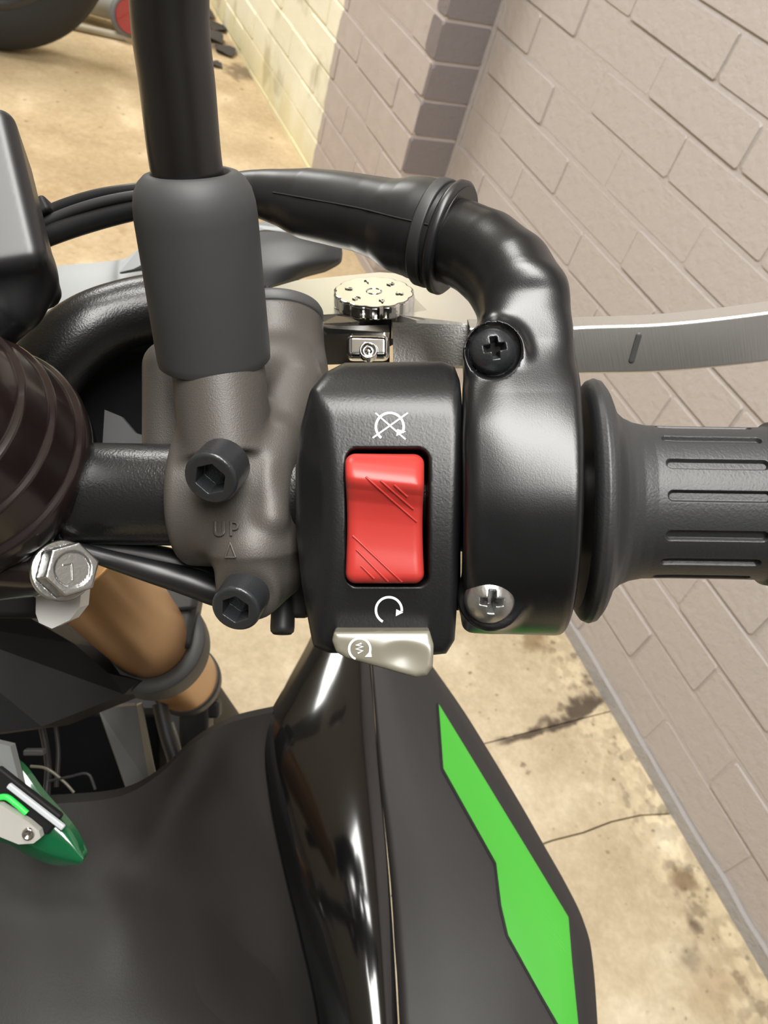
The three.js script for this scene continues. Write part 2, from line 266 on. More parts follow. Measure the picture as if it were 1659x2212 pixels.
function slab(z0, z1, e0, e1, n) {   // z0 < z1 are its two edges, e0/e1 give each edge's wobble
  const nx = 60, pos = [], idx = []; const X = (i) => lerp(LEFT_X - 0.1, WALL_X + 0.06, i / nx);
  for (let s = 0; s < 2; s++) for (let j = 0; j <= n; j++) for (let i = 0; i <= nx; i++) { const x = X(i); const a = z0 + e0(x), b = z1 + e1(x), z = lerp(a, b, j / n); pos.push(x, s ? -0.12 : rise(z), z); }
  const W = nx + 1, N = W * (n + 1);
  for (let j = 0; j < n; j++) for (let i = 0; i < nx; i++) { const a = j * W + i; idx.push(a, a + W, a + 1, a + 1, a + W, a + W + 1); idx.push(N + a, N + a + 1, N + a + W, N + a + 1, N + a + W + 1, N + a + W); }
  for (let i = 0; i < nx; i++) { idx.push(i + 1, N + i, i, i + 1, N + i + 1, N + i); const a = n * W + i; idx.push(a, N + a, a + 1, a + 1, N + a, N + a + 1); }
  for (let j = 0; j < n; j++) { for (const i of [0, nx]) { const a = j * W + i, b = a + W; idx.push(a, N + a, b, b, N + a, N + b); } }
  const g = new THREE.BufferGeometry(); g.setAttribute('position', new THREE.Float32BufferAttribute(pos, 3)); g.setIndex(idx);
  const q = g.toNonIndexed(); q.computeVertexNormals(); return worldUV(q);
}
const wob = (s, a) => (x) => (fbm(x * 30, 3, s, 3) - 0.5) * a + 0.018 * sstep(0.93, 1.03, x);
meshOf('floor_slab', slab(-0.2785, BACK_Z + 0.1, wob(5, 0.006), () => 0, 4), floorMat, floor);
meshOf('floor_slab', slab(-0.471, -0.2815, () => 0, wob(5, 0.006), 2), floorMat, floor);
const oldSlab = floorMat.clone(); oldSlab.color = new THREE.Color().setRGB(0.90, 0.83, 0.74);   // the slab ahead is a tanner pour
meshOf('floor_slab', slab(-1.0, -0.4735, () => 0, () => 0, 16), floorMat, floor);
meshOf('floor_slab', slab(FRONT_Z - 0.1, -1.003, () => 0, () => 0, 80), oldSlab, floor, 'tan concrete slab');

// painted brickwork
const paintBump = rep(mottleTex, 6);
const MAUVE = [0.50, 0.455, 0.435];
const wallMat = mat(...MAUVE, 0.62, { bumpMap: paintBump, bumpScale: 0.0012 });
const darkBrick = mat(0.225, 0.200, 0.205, 0.62, { bumpMap: paintBump, bumpScale: 0.0012 });
// far wall: mauve stops at a hand-cut edge, old cream limewash goes on beyond it. The map covers z -4.2..-1.6, y 0..1.6
const PW = 1024, PH = 640;
const farMap = dataTex(PW, PH, (i, j) => {
  const z = -4.2 + 2.6 * i / PW, y = 1.6 * j / PH; const edge = PAINT_Z + (fbm(y * 14, 2, 91, 3) - 0.5) * 0.03;
  if (z > edge) { const m = (fbm(z * 30, y * 30, 15, 2) - 0.5) * 8; return [188 + m, 178 + m, 173 + m]; }
  const m = (fbm(z * 5, y * 5, 16, 3) - 0.5) * 20, s = sstep(0.58, 0.75, fbm(z * 7, y * 7, 18, 4)) * 28, f = sstep(0.34, 0.2, y + (fbm(z * 12, 4, 19, 3) - 0.5) * 0.16) * 22;
  return [244 + m - s - f * 0.5, 241 + m - s * 1.05 - f * 0.7, 218 + m - s * 1.1 - f * 1.4];
}, true, false);
const farMat = new THREE.MeshPhysicalMaterial({ map: farMap, roughness: 0.7, side: THREE.DoubleSide, bumpMap: paintBump, bumpScale: 0.0012 });
function uvZY(g, far) { const p = g.attributes.position, uv = new Float32Array(p.count * 2); for (let i = 0; i < p.count; i++) { const x = p.getX(i), y = p.getY(i), z = p.getZ(i); if (far) { uv[2 * i] = (z + 4.2) / 2.6; uv[2 * i + 1] = y / 1.6; } else { uv[2 * i] = z + x; uv[2 * i + 1] = y; } } g.setAttribute('uv', new THREE.BufferAttribute(uv, 2)); return g; }
function brickGeo(sx, sy, sz, bev, rnd) {   // a painted brick: a block with soft arrises, a little out of true
  const hx = sx / 2, hy = sy / 2, hz = sz / 2, pts = [];
  for (const a of [-1, 1]) for (const b of [-1, 1]) for (const c of [-1, 1]) { const j = () => (rnd() - 0.5) * 0.0035, x = a * hx, y = b * hy + j(), z = c * hz + j(), k = bev * (0.7 + rnd() * 0.7); pts.push(V(x - a * k, y, z), V(x, y - b * k, z), V(x, y, z - c * k)); }
  return new ConvexGeometry(pts);
}
const brnd = rng(4242);
const wallRight = new THREE.Group(); setting('wall_right', wallRight, 'mauve painted brick wall beside the throttle grip', 'wall');
const wallFar = new THREE.Group(); setting('wall_right_far', wallFar, 'brick wall painted mauve then cream beyond the dark pier face', 'wall');
function bricksAlong(parent, x, z0, z1, y0, y1, phase, m, far, keep, restName) {
  const rest = [];
  for (let c = -1; c + 1 < COURSES.length; c++) {
    const yb = c < 0 ? -0.06 : COURSES[c], yt = COURSES[c + 1]; if (yb < y0 || yb > y1) continue;
    const off = phase + (((c + 20) % 2) ? 0.125 : 0);
    for (let k = Math.floor((z0 - off) / 0.25) - 1; k * 0.25 + off < z1; k++) {
      const a = Math.max(z0, k * 0.25 + off) + 0.003, b = Math.min(z1, (k + 1) * 0.25 + off) - 0.003; if (b - a < 0.025) continue;
      const proud = (brnd() - 0.5) * 0.004;
      const g = brickGeo(0.05, yt - yb - 0.0105, b - a, 0.0042, brnd); g.rotateX((brnd() - 0.5) * 0.012); g.translate(x + 0.025 + proud, (yb + yt) / 2, (a + b) / 2); uvZY(g, far);
      if (keep((a + b) / 2, (yb + yt) / 2)) meshOf('brick', g, m, parent); else rest.push(plain(g));
    }
  }
  if (rest.length) { const o = meshOf(restName, mergeGeometries(rest), m, parent); o.userData.kind = 'stuff'; }
}
// mortar and core of the walls
const core = (x0, x1, y0, y1, z0, z1, far, nz = 1) => { const g = new THREE.BoxGeometry(x1 - x0, y1 - y0, z1 - z0, 1, 1, nz); g.translate((x0 + x1) / 2, (y0 + y1) / 2, (z0 + z1) / 2); return uvZY(g, far); };
meshOf('mortar', core(WALL_X + 0.0022, WALL_X + 0.2, -0.15, CEIL, CORNER_Z - 0.02, BACK_Z + 0.1, false), wallMat, wallRight);
bricksAlong(wallRight, WALL_X, CORNER_Z + 0.004, BACK_Z, -0.1, 2.4, 0.112 - 1.5, wallMat, false, (z, y) => z < 0.5 && y < 1.75, 'distant_bricks');
meshOf('mortar', core(PIER_X + 0.0022, WALL_X + 0.2, -0.15, CEIL, FRONT_Z - 0.1, CORNER_Z - 0.0035, true), farMat, wallFar);
bricksAlong(wallFar, PIER_X, -4.1, CORNER_Z, 0.0, 1.5, -0.04 - 1.75, farMat, true, (z, y) => y < 1.3 && z > -3.9, 'distant_bricks');
for (let c = -1; c + 1 < COURSES.length; c++) {   // the return of the pier, one header wide, a darker grey above the fifth course
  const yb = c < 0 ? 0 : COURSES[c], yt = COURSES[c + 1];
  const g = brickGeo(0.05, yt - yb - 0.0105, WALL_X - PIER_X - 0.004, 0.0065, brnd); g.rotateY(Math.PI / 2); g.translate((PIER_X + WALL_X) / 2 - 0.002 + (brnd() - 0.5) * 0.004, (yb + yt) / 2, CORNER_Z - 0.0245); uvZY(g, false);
  const lo = yt < 0.49; meshOf('return_brick', g, lo ? wallMat : darkBrick, wallFar, lo ? undefined : 'dark grey-mauve brick on the narrow pier face');
}
// paint-filled corner bead
meshOf('corner_fillet', (() => { const g = new THREE.CylinderGeometry(0.007, 0.007, CEIL, 8); g.translate(WALL_X - 0.001, CEIL / 2, CORNER_Z + 0.001); return g; })(), wallMat, wallRight);
// the foot of the near wall: an uneven grey cement skirting
const footMat = mat(0.40, 0.385, 0.385, 0.75, { bumpMap: paintBump, bumpScale: 0.002 });
{ const sh = []; const n = 90; for (let i = 0; i <= n; i++) { const z = lerp(-0.9, 1.2, i / n); sh.push(new THREE.Vector2(z, 0.030 + (fbm(z * 14, 7, 33, 3) - 0.5) * 0.012)); } sh.push(new THREE.Vector2(1.2, -0.05), new THREE.Vector2(-0.9, -0.05));
  const g = new THREE.ExtrudeGeometry(new THREE.Shape(sh), { depth: 0.02, bevelEnabled: true, bevelSize: 0.002, bevelThickness: 0.002, bevelSegments: 1 }); g.rotateY(-Math.PI / 2); g.translate(WALL_X + 0.016, 0, 0); meshOf('cement_foot', g, footMat, wallRight, 'grey cement strip along the wall foot'); }

const roomMat = mat(0.34, 0.33, 0.31, 0.85), ceilMat = mat(0.74, 0.73, 0.70, 0.9);
function roomBox(name, label, category, x0, x1, y0, y1, z0, z1, m) { const g = new THREE.BoxGeometry(x1 - x0, y1 - y0, z1 - z0); const o = new THREE.Mesh(g, m); o.position.set((x0 + x1) / 2, (y0 + y1) / 2, (z0 + z1) / 2); o.castShadow = o.receiveShadow = true; return setting(name, o, label, category); }
roomBox('wall_left', 'plain rendered wall on the far side of the garage', 'wall', LEFT_X - 0.15, LEFT_X, -0.15, CEIL, FRONT_Z - 0.1, BACK_Z + 0.1, roomMat);
roomBox('wall_front', 'plain rendered end wall ahead of the motorcycle', 'wall', LEFT_X - 0.15, WALL_X + 0.2, -0.15, CEIL, FRONT_Z - 0.25, FRONT_Z - 0.1, roomMat);
roomBox('wall_back', 'unseen end wall set close and dark for the glossy parts to mirror', 'wall', LEFT_X - 0.15, WALL_X + 0.2, -0.15, CEIL, BACK_Z + 0.1, BACK_Z + 0.25, mat(0.13, 0.13, 0.13, 0.6));  // moved close and darkened so the glossy blacks mirror a dark surface
roomBox('ceiling', 'flat white painted garage ceiling', 'ceiling', LEFT_X - 0.15, WALL_X + 0.2, CEIL, CEIL + 0.15, FRONT_Z - 0.25, BACK_Z + 0.25, ceilMat);

// ceiling battens
for (const [x, y, z, L, w, power, label] of LAMPS) {
  const t = thing('ceiling_light', label, 'light', V(x, y, z), 'ceiling battens');
  const tray = new RoundedBoxGeometry(L + 0.04, 0.036, w + 0.02, 2, 0.008); tray.translate(0, 0.021, 0); meshOf('housing', tray, ceilMat, t);
  const glow = new THREE.MeshStandardMaterial({ color: 0xffffff, emissive: LAMP_COLOR, emissiveIntensity: 6, roughness: 0.5 });
  for (const s of [-1.4, -0.5, 0.5, 1.4]) { const g = new THREE.CylinderGeometry(0.013, 0.013, w - 0.02, 16); g.rotateX(Math.PI / 2); g.translate(s * L * 0.25, -0.010, 0); meshOf('tube', g, glow, t, 'glowing fluorescent tube'); }
  const l = new THREE.RectAreaLight(LAMP_COLOR, power, L, w); l.position.set(x, y - 0.027, z); l.lookAt(x, 0, z); scene.add(l);
}
// ---------------------------------------------------------------- the motorcycle
bike = thing('motorcycle', 'black motorcycle with green tank stripe, red rocker switch and gold fork', 'motorcycle', BIKE_BASE);
const M = {
  bar: mat(0.007, 0.007, 0.0075, 0.32, { bumpMap: G_MID, bumpScale: 0.00005 }),
  satin: mat(0.0055, 0.0058, 0.0065, 0.29, { bumpMap: G_FINE, bumpScale: 0.00001 }),
  housing: mat(0.006, 0.0062, 0.0068, 0.34, { specularIntensity: 0.85, bumpMap: G_MID, bumpScale: 0.00002 }),
  rubber: mat(0.019, 0.0197, 0.021, 0.46, { bumpMap: G_MID, bumpScale: 0.00004 }),
  boot: mat(0.032, 0.033, 0.034, 0.60),
  cable: mat(0.009, 0.009, 0.010, 0.38),
  gloss: mat(0.004, 0.004, 0.0045, 0.12, { clearcoat: 0.6, clearcoatRoughness: 0.08 }),
  stem: mat(0.007, 0.006, 0.0055, 0.30),
  bronze: mat(0.056, 0.050, 0.044, 0.50, { metalness: 0.15, bumpMap: G_FINE, bumpScale: 0.00004 }),
  bolt: mat(0.035, 0.037, 0.040, 0.30, { metalness: 0.5, bumpMap: G_MID, bumpScale: 0.00004 }),
  zinc: mat(0.42, 0.42, 0.41, 0.30, { metalness: 0.95, bumpMap: G_MID, bumpScale: 0.00003 }),
  chrome: mat(0.72, 0.72, 0.71, 0.12, { metalness: 1 }),
  alloy: mat(0.74, 0.73, 0.70, 0.33, { metalness: 0.95, bumpMap: rep(brushTex, 30, 30), bumpScale: 0.00003 }),
  cast: mat(0.30, 0.295, 0.285, 0.42, { metalness: 0.9, bumpMap: G_MID, bumpScale: 0.00005 }),
  polish: mat(0.66, 0.65, 0.61, 0.26, { metalness: 0.9 }),
  red: mat(0.33, 0.026, 0.021, 0.36, { specularIntensity: 0.7 }),
  beige: mat(0.135, 0.126, 0.096, 0.32, { clearcoat: 0.3, clearcoatRoughness: 0.2 }),
  print: mat(0.80, 0.84, 0.84, 0.6),
  gold: mat(0.56, 0.31, 0.125, 0.34, { metalness: 0.6 }),
  tank: mat(0.0125, 0.0115, 0.011, 0.50, { specularIntensity: 0.7, bumpMap: G_MID, bumpScale: 0.00003 }),
  panel: mat(0.021, 0.0195, 0.0195, 0.52, { specularIntensity: 0.6, bumpMap: G_FINE, bumpScale: 0.00003 }),
  green: mat(0.046, 0.31, 0.027, 0.42),
  dark: mat(0.008, 0.008, 0.009, 0.6, { specularIntensity: 0.5 }),
  smoke: mat(0.010, 0.006, 0.0055, 0.24, { clearcoat: 0.2, clearcoatRoughness: 0.1 }),
  hollowShade: mat(0.0035, 0.0035, 0.004, 0.9, { specularIntensity: 0.15 }),  // near-black, the shade of deep recesses put into the colour
  matte: mat(0.018, 0.0185, 0.019, 0.5),
  cowl: mat(0.16, 0.17, 0.17, 0.42),
  white: mat(0.74, 0.74, 0.72, 0.5),
  greyPlastic: mat(0.05, 0.05, 0.05, 0.55),
};

// ---- the bar's own axes: it sweeps a little towards the rider at the grip end
const BO = P(CX, 1076, 0), BX = V(1, -0.0165, 0.09).normalize(), BY = V(0, 1, 0).addScaledVector(BX, -BX.y).normalize(), BZ = BX.clone().cross(BY);
const barX = (a) => { const u = a - CX; return u * F / (F + 0.09 * u) * 1.004; };
const B = (x, y, z) => BO.clone().addScaledVector(BX, x).addScaledVector(BY, y).addScaledVector(BZ, z);
function inBar(x, y, z) { const a = x - BO.x, b = y - BO.y, c = z - BO.z; return [a * BX.x + b * BX.y + c * BX.z, a * BY.x + b * BY.y + c * BY.z, a * BZ.x + b * BZ.y + c * BZ.z]; }
const alongBar = (list) => list.map(([a, r]) => [r, barX(a)]);

// ---- handlebar tube
const handlebar = part('handlebar', [latheAt(BO, BX, alongBar([[-420, 0], [-420, 118], [-80, 118], [180, 114], [420, 112], [1240, 112], [1240, 0]]), 64)], M.bar, bike, 'grained black handlebar tube');

{ // the other half of the bar, mirrored, with its own grip
  const c = B(barX(-420), 0, 0), d = V(-1, 0.0165, 0.09).normalize();
  part('bar_end', latheAt(c, d, [[0, -20], [118, -20], [112, 500], [112, 1900], [0, 1900]], 48), M.bar, handlebar);
  part('clutch_grip', latheAt(c, d, [[0, 900], [250, 902], [256, 925], [240, 950], [190, 980], [166, 1040], [160, 1300], [160, 2080], [120, 2110], [0, 2112]], 64), M.rubber, bike);
}
// ---- throttle grip
{ const prof = [[1246, 96], [1246, 236], [1250, 252], [1258, 263], [1270, 268], [1282, 264], [1293, 250], [1301, 232], [1308, 214], [1318, 198], [1334, 184], [1356, 174], [1384, 168], [1440, 166], [1560, 165], [1638, 165], [1644, 168], [1650, 176], [1662, 178], [1672, 168], [1700, 164], [1960, 162], [1964, 158], [1964, 0]];
  const cs = [0.94, 0.94, 0.945, 0.95]; const rs = (a) => { for (let i = 0; i + 1 < prof.length; i++) if (a >= prof[i][0] && a <= prof[i + 1][0] && prof[i + 1][0] > prof[i][0]) return lerp(prof[i][1], prof[i + 1][1], (a - prof[i][0]) / (prof[i + 1][0] - prof[i][0])); return 160; };
  const st = []; for (let a = 1246; a < 1380; a += 3) st.push(a); for (let a = 1380; a < 1420; a += 1.6) st.push(a); for (let a = 1420; a < 1584; a += 9) st.push(a); for (let a = 1584; a < 1626; a += 1.6) st.push(a); for (let a = 1626; a < 1690; a += 3) st.push(a); for (let a = 1690; a <= 1964; a += 20) st.push(a);
  const NT = 720, pos = [], idx = []; const c0 = B(barX(1246), 0, 0);
  const period = 23.7 * Math.PI / 180, ph = 3.6 * Math.PI / 180;
  for (const a of st) for (let k = 0; k < NT; k++) {
    const th = k / NT * Math.PI * 2; const r0 = rs(a) * 0.955; let n = (th - ph) / period; n = (n - Math.round(n)) * period * r0;   // arc distance to the nearest slot
    const inX = a > 1390 && a < 1615, cx = clamp(a, 1412, 1594), q = Math.hypot((a - cx) * 0.96, n) - 9.5; const dep = inX && th < period * 14.6 + ph ? 9 * sstep(1.6, -1.6, q) : 0;
    const r = r0 - dep; const p = B(barX(a), Math.sin(th) * r, Math.cos(th) * r); pos.push(p.x, p.y, p.z);
  }
  for (let i = 0; i + 1 < st.length; i++) for (let k = 0; k < NT; k++) { const a = i * NT + k, b = i * NT + (k + 1) % NT; idx.push(a, a + NT, b, b, a + NT, b + NT); }
  const g = new THREE.BufferGeometry(); g.setAttribute('position', new THREE.Float32BufferAttribute(pos, 3)); g.setIndex(idx); g.computeVertexNormals();
  const cap = latheAt(BO, BX, [[0.01, barX(1246)], [rs(1246) * 0.955, barX(1246)]], 96); const cap2 = latheAt(BO, BX, [[150, barX(1962)], [0.01, barX(1966)]], 64);
  part('throttle_grip', [g, cap, cap2], M.rubber, bike, 'black rubber grip with a flange and lengthwise slots');
}

// ---- throttle housing: drum around the bar, cable elbow rising from it
const HX0 = barX(1000), HX1 = barX(1240) - 13;
const armPts = [[1136, 1060, 214, 86], [1138, 960, 206, 90], [1141, 860, 174, 93], [1142, 745, 126, 95], [1132, 655, 84, 92], [1097, 594, 48, 90], [1046, 550, 12, 87], [990, 524, -22, 84], [938, 509, -46, 83]].map(([a, b, z, r]) => [P(a, b, z), r]);
const armCaps = armPts.slice(0, -1).map(([p, r], i) => capsule(p, armPts[i + 1][0], r, armPts[i + 1][1]));
const armFrontPts = armPts.map(([p, r], i) => [p.y, p.z + r * [0.70, 0.68, 0.66, 0.66, 0.86, 1.5, 1.5, 1.5, 1.5][i]]);
const armFront = (y) => { for (let i = 0; i < 5; i++) if (y <= armFrontPts[i + 1][0]) { const q = (k) => armFrontPts[clamp(k, 0, 8)][1]; return cr(q(i - 1), q(i), q(i + 1), q(i + 2), clamp((y - armFrontPts[i][0]) / (armFrontPts[i + 1][0] - armFrontPts[i][0]), 0, 1)); } return 1e3; };
const bossC = cyl(P(1068, 770, -60), P(1067, 760, 200), 60, 6), bossIn = cyl(P(1066, 757, 186), P(1066, 757, 260), 52, 2);
const lowPad = cyl(P(1062, 1293, 60), P(1060, 1293, 214), 62, 8);
const drumCut = (x, y, z) => { // flat relief left of the elbow
  const a = P(1045, 900, 200); return 0.25 * (a.x - x) + 0.82 * (y - a.y) + 0.5 * (z - a.z); };
const throttleF = (x, y, z) => {
  const [u, v, w] = inBar(x, y, z);
  const rad = Math.hypot(v, w) - 283, ex = Math.max(HX0 - u, u - HX1);
  let d = smax(rad, ex, 30);
  let arm = 1e9; for (const c of armCaps) arm = smin(arm, c(x, y, z), 26);
  arm = smax(arm, u - HX1 - 1, 30); arm = smax(arm, z - armFront(y, z), 34);
  d = smin(d, arm, 60); d = smax(d, u - HX1, 22); d = smin(d, bossC(x, y, z), 26); d = smin(d, lowPad(x, y, z), 20);
  d = smax(d, -bossIn(x, y, z), 5);
  return d;
};
const throttle = part('throttle_housing', field(throttleF, V(75, -310, -300), V(420, 700, 330), 6.5), M.satin, bike, 'satin black throttle housing with a curved cable elbow');

// pan-head screw with a cross recess
function crossScrew(c, axis, R, hgt, roll, m, parent, name = 'screw') {
  const f = frameOf(c, axis, roll), inv = f.clone().invert(), v = V();
  const fn = (x, y, z) => { v.set(x, y, z).applyMatrix4(inv); const q = Math.hypot(v.x, v.y); let d = Math.max(Math.hypot(q, v.z + 1.1 * R - hgt) - 1.1 * R, q - R, -v.z - 10); d = smax(d, q - R, 8);
    const taper = clamp((hgt - v.z) / 30, 0, 1); const L = R * lerp(0.50, 0.2, taper), W = R * lerp(0.145, 0.09, taper);
    const cr1 = Math.max(Math.abs(v.x) - L, Math.abs(v.y) - W), cr2 = Math.max(Math.abs(v.y) - L, Math.abs(v.x) - W), hole = Math.max(Math.min(cr1, cr2), hgt - 34 - v.z); return smax(d, -hole, 2.5); };
  const e = R * 1.5; return part(name, field(fn, V(c.x - e, c.y - e, c.z - e), V(c.x + e, c.y + e, c.z + e), R / 24), m, parent);
}
crossScrew(P(1066, 756, 186), V(0, 0.02, 1), 49, 26, 0.16, M.bolt, throttle);
crossScrew(P(1058, 1293, 224), V(0, -0.1, 1), 50, 34, -0.06, M.zinc, throttle);

// ---- cable boot over the elbow's end and the cables that leave it
{ const path = [[985, 518, -46, 113], [950, 507, -58, 112], [905, 494, -75, 110], [868, 487, -90, 104], [835, 477, -105, 92], [790, 464, -125, 86], [730, 452, -150, 84], [660, 440, -180, 80], [610, 428, -200, 66], [560, 420, -215, 56], [500, 424, -230, 52], [440, 436, -240, 50]];
  const bootG = sweep(path.map(([a, b, z]) => P(a, b, z)), path.map((q) => q[3]), { n: 130, seg: 56 });
  const boot = part('cable_boot', bootG, M.cable, bike, 'flared black rubber boot over the throttle cables');
  const ax = P(985, 518, -46).sub(P(930, 502, -66)).normalize();
  part('lip', latheAt(P(972, 515, -50), ax, [[84, -8], [118, -10], [124, -4], [124, 8], [117, 14], [86, 16], [84, -8]], 72), M.cable, boot);
  part('band', latheAt(P(940, 505, -61), ax, [[100, -14], [116, -14], [118.5, -10], [118.5, 10], [116, 14], [100, 14]], 72), M.matte, boot);
  part('seam', sweep([[925, 486], [900, 480], [860, 471], [820, 461], [780, 451], [730, 441], [680, 432], [630, 423], [590, 416]].map(([a, b]) => onMesh(bootG, a, b, 0)), 2.2, { n: 60, seg: 6 }), M.dark, boot);
}
part('throttle_cable', sweep([[560, 430, -230], [430, 425, -250], [290, 452, -270], [180, 482, -290], [95, 512, -300], [-40, 570, -310]].map(([a, b, z]) => P(a, b, z)), 27, { n: 70 }), M.cable, bike);
part('throttle_cable', sweep([[560, 405, -235], [430, 398, -250], [285, 411, -262], [200, 425, -280], [110, 455, -295], [20, 500, -305]].map(([a, b, z]) => P(a, b, z)), 16, { n: 70 }), M.cable, bike);
part('throttle_cable', sweep([[560, 415, -215], [430, 410, -230], [285, 424, -246], [200, 442, -262], [120, 470, -280], [20, 520, -290]].map(([a, b, z]) => P(a, b, z)), 13, { n: 70 }), M.matte, bike);
part('cable_clip', [boxAt(P(86, 455, -280), 62, 44, 60, { q: new THREE.Quaternion().setFromEuler(new THREE.Euler(0, 0, 0.45)), r: 10 })], M.dark, bike);

// ---- switch housing
const swOut = poly2([[742, 776], [958, 772], [984, 788], [991, 830], [991, 1000], [984, 1200], [977, 1372], [960, 1402], [925, 1406], [715, 1401], [682, 1386], [656, 1262], [641, 1130], [641, 1010], [652, 930], [676, 850], [702, 806]].map(([a, b]) => { const p = P(a, b, 110); return new THREE.Vector2(p.x, p.y); }));
const swY = P(0, 1090, 225).y, chN = V(-0.72, 0, 0.69), chP = P(703, 1090, 222);
const pocket = (() => { const a = P(748, 970, 222), b = P(926, 1266, 222); return rbox(V((a.x + b.x) / 2, (a.y + b.y) / 2, 210), (b.x - a.x) / 2, (a.y - b.y) / 2, 130, 20); })();
const swFront = (y) => { const t = (y - swY) / 300; return 228 - 46 * t * t - (t > 0.55 ? 120 * (t - 0.55) * (t - 0.55) * 4 : 0); };
const switchBody = (x, y, z) => { let d = smax(swOut(x, y), z - swFront(y), 26); d = smax(d, chN.x * (x - chP.x) + chN.z * (z - chP.z), 16); return smax(d, -190 - z, 20); };
const switchF = (x, y, z) => smax(switchBody(x, y, z), -pocket(x, y, z), 5);
const sw = part('switch_housing', field(switchF, V(-200, -300, -210), V(185, 345, 260), 4.6), M.housing, bike, 'grained black switch housing with white symbols');
// halves of the housing meet in a line at its side
part('rear_half', boxAt(B(barX(985) - 6, 0, -60), 16, 470, 190, { r: 6 }), M.matte, sw);
// red rocker
const rkCurve = [[970, 236], [985, 250], [1010, 268], [1034, 281], [1048, 281], [1064, 272], [1090, 259], [1130, 250], [1180, 247], [1235, 249], [1266, 246], [1290, 240]];
const rkFront = (b) => { for (let i = 0; i + 1 < rkCurve.length; i++) if (b <= rkCurve[i + 1][0]) { const A = rkCurve[Math.max(0, i - 1)][1], Bv = rkCurve[i][1], C = rkCurve[i + 1][1], D = rkCurve[Math.min(rkCurve.length - 1, i + 2)][1]; return cr(A, Bv, C, D, clamp((b - rkCurve[i][0]) / (rkCurve[i + 1][0] - rkCurve[i][0]), 0, 1)); } return 240; };
const rkP = (y, z) => CY - y * F / (F - z);
const rkA = P(745, 978, 252), rkB = P(917, 1262, 245), rkBox = (x, y) => { const cx = (rkA.x + rkB.x) / 2, cy = (rkA.y + rkB.y) / 2, hx = (rkB.x - rkA.x) / 2 - 3 * Math.cos((y - cy) / 60 * 0.9), hy = (rkA.y - rkB.y) / 2; const a = Math.abs(x - cx) - hx + 20, b = Math.abs(y - cy) - hy + 20; return Math.min(Math.max(a, b), 0) + Math.hypot(Math.max(a, 0), Math.max(b, 0)) - 20; };
const rockerF = (x, y, z) => { const skew = x * 0.10; return smax(smax(rkBox(x, y), z - rkFront(rkP(y, 255) - skew * 1.2), 20), 60 - z, 4); };
const rkG = [field(rockerF, V(-95, -160, 50), V(95, 135, 300), 3)];
for (const [a, b] of [[[790, 1030], [900, 1127]], [[822, 1038], [893, 1100]], [[851, 1047], [880, 1073]], [[762, 1157], [868, 1257]], [[770, 1187], [838, 1256]], [[780, 1222], [808, 1250]]]) rkG.push(sweep(seg(a, b, 8).map(([u, v]) => onField(rockerF, u, v, 0)), 2.2, { n: 16, seg: 8 }));
part('rocker_switch', rkG, M.red, sw, 'red rocker switch with raised slanted lines');
// beige starter button
const stOut = poly2([[721, 1364], [929, 1364], [937, 1392], [935, 1440], [922, 1458], [897, 1463], [748, 1421], [726, 1408], [717, 1384]].map(([a, b]) => { const p = P(a, b, 250); return new THREE.Vector2(p.x, p.y); }));
const stR0 = P(728, 1366, 262), stR1 = P(912, 1404, 262), stN = V(-(stR1.y - stR0.y), stR1.x - stR0.x, 0).normalize();
const dimC = P(884, 1422, 318);
const starterF = (x, y, z) => { const t = (x - stR0.x) * stN.x + (y - stR0.y) * stN.y; let d = smax(stOut(x, y), z - 262, 12); d = smax(d, 0.45 * t + 0.89 * (z - 262), 7); d = smax(d, 90 - z, 6); return smax(d, -(len((x - dimC.x) / 1.3, y - dimC.y, z - dimC.z) - 63), 8); };
const starter = part('starter_button', field(starterF, V(-110, -320, 80), V(110, -180, 280), 3.2), M.beige, sw, 'beige starter button below the rocker');
// white symbols
const kill = [...ribbon(arc(842, 922, 30, 128, 385, 40), 5.2), ...split([[858, 927], [877, 932], [856, 942]], 1), ...ribbon(seg([811, 892], [876, 949]), 3.4), ...ribbon(seg([881, 892], [805, 946]), 3.4)];
part('stop_symbol', mapPrint(kill, (a, b) => onField(switchBody, a, b, 1.4)), M.print, sw, 'white crossed-out loop arrow symbol');
const run = [...ribbon(arc(840, 1318, 28, 118, 365, 40), 5.2), ...split([[856, 1316], [871, 1323], [855, 1331]], 1)];
part('run_symbol', mapPrint(run, (a, b) => onField(switchBody, a, b, 1.4)), M.print, sw, 'white loop arrow symbol');
const start = [...ribbon(arc(777, 1402, 23, 112, 378, 36), 4.6), ...split([[788, 1419], [803, 1419], [801, 1405]], 1), ...ribbon([[781, 1390], [769, 1393], [784, 1397], [769, 1402], [784, 1406], [773, 1411]], 3.4)];
part('start_symbol', mapPrint(start, (a, b) => onField(starterF, a, b, 1.2)), M.print, sw, 'white start symbol on the beige button');

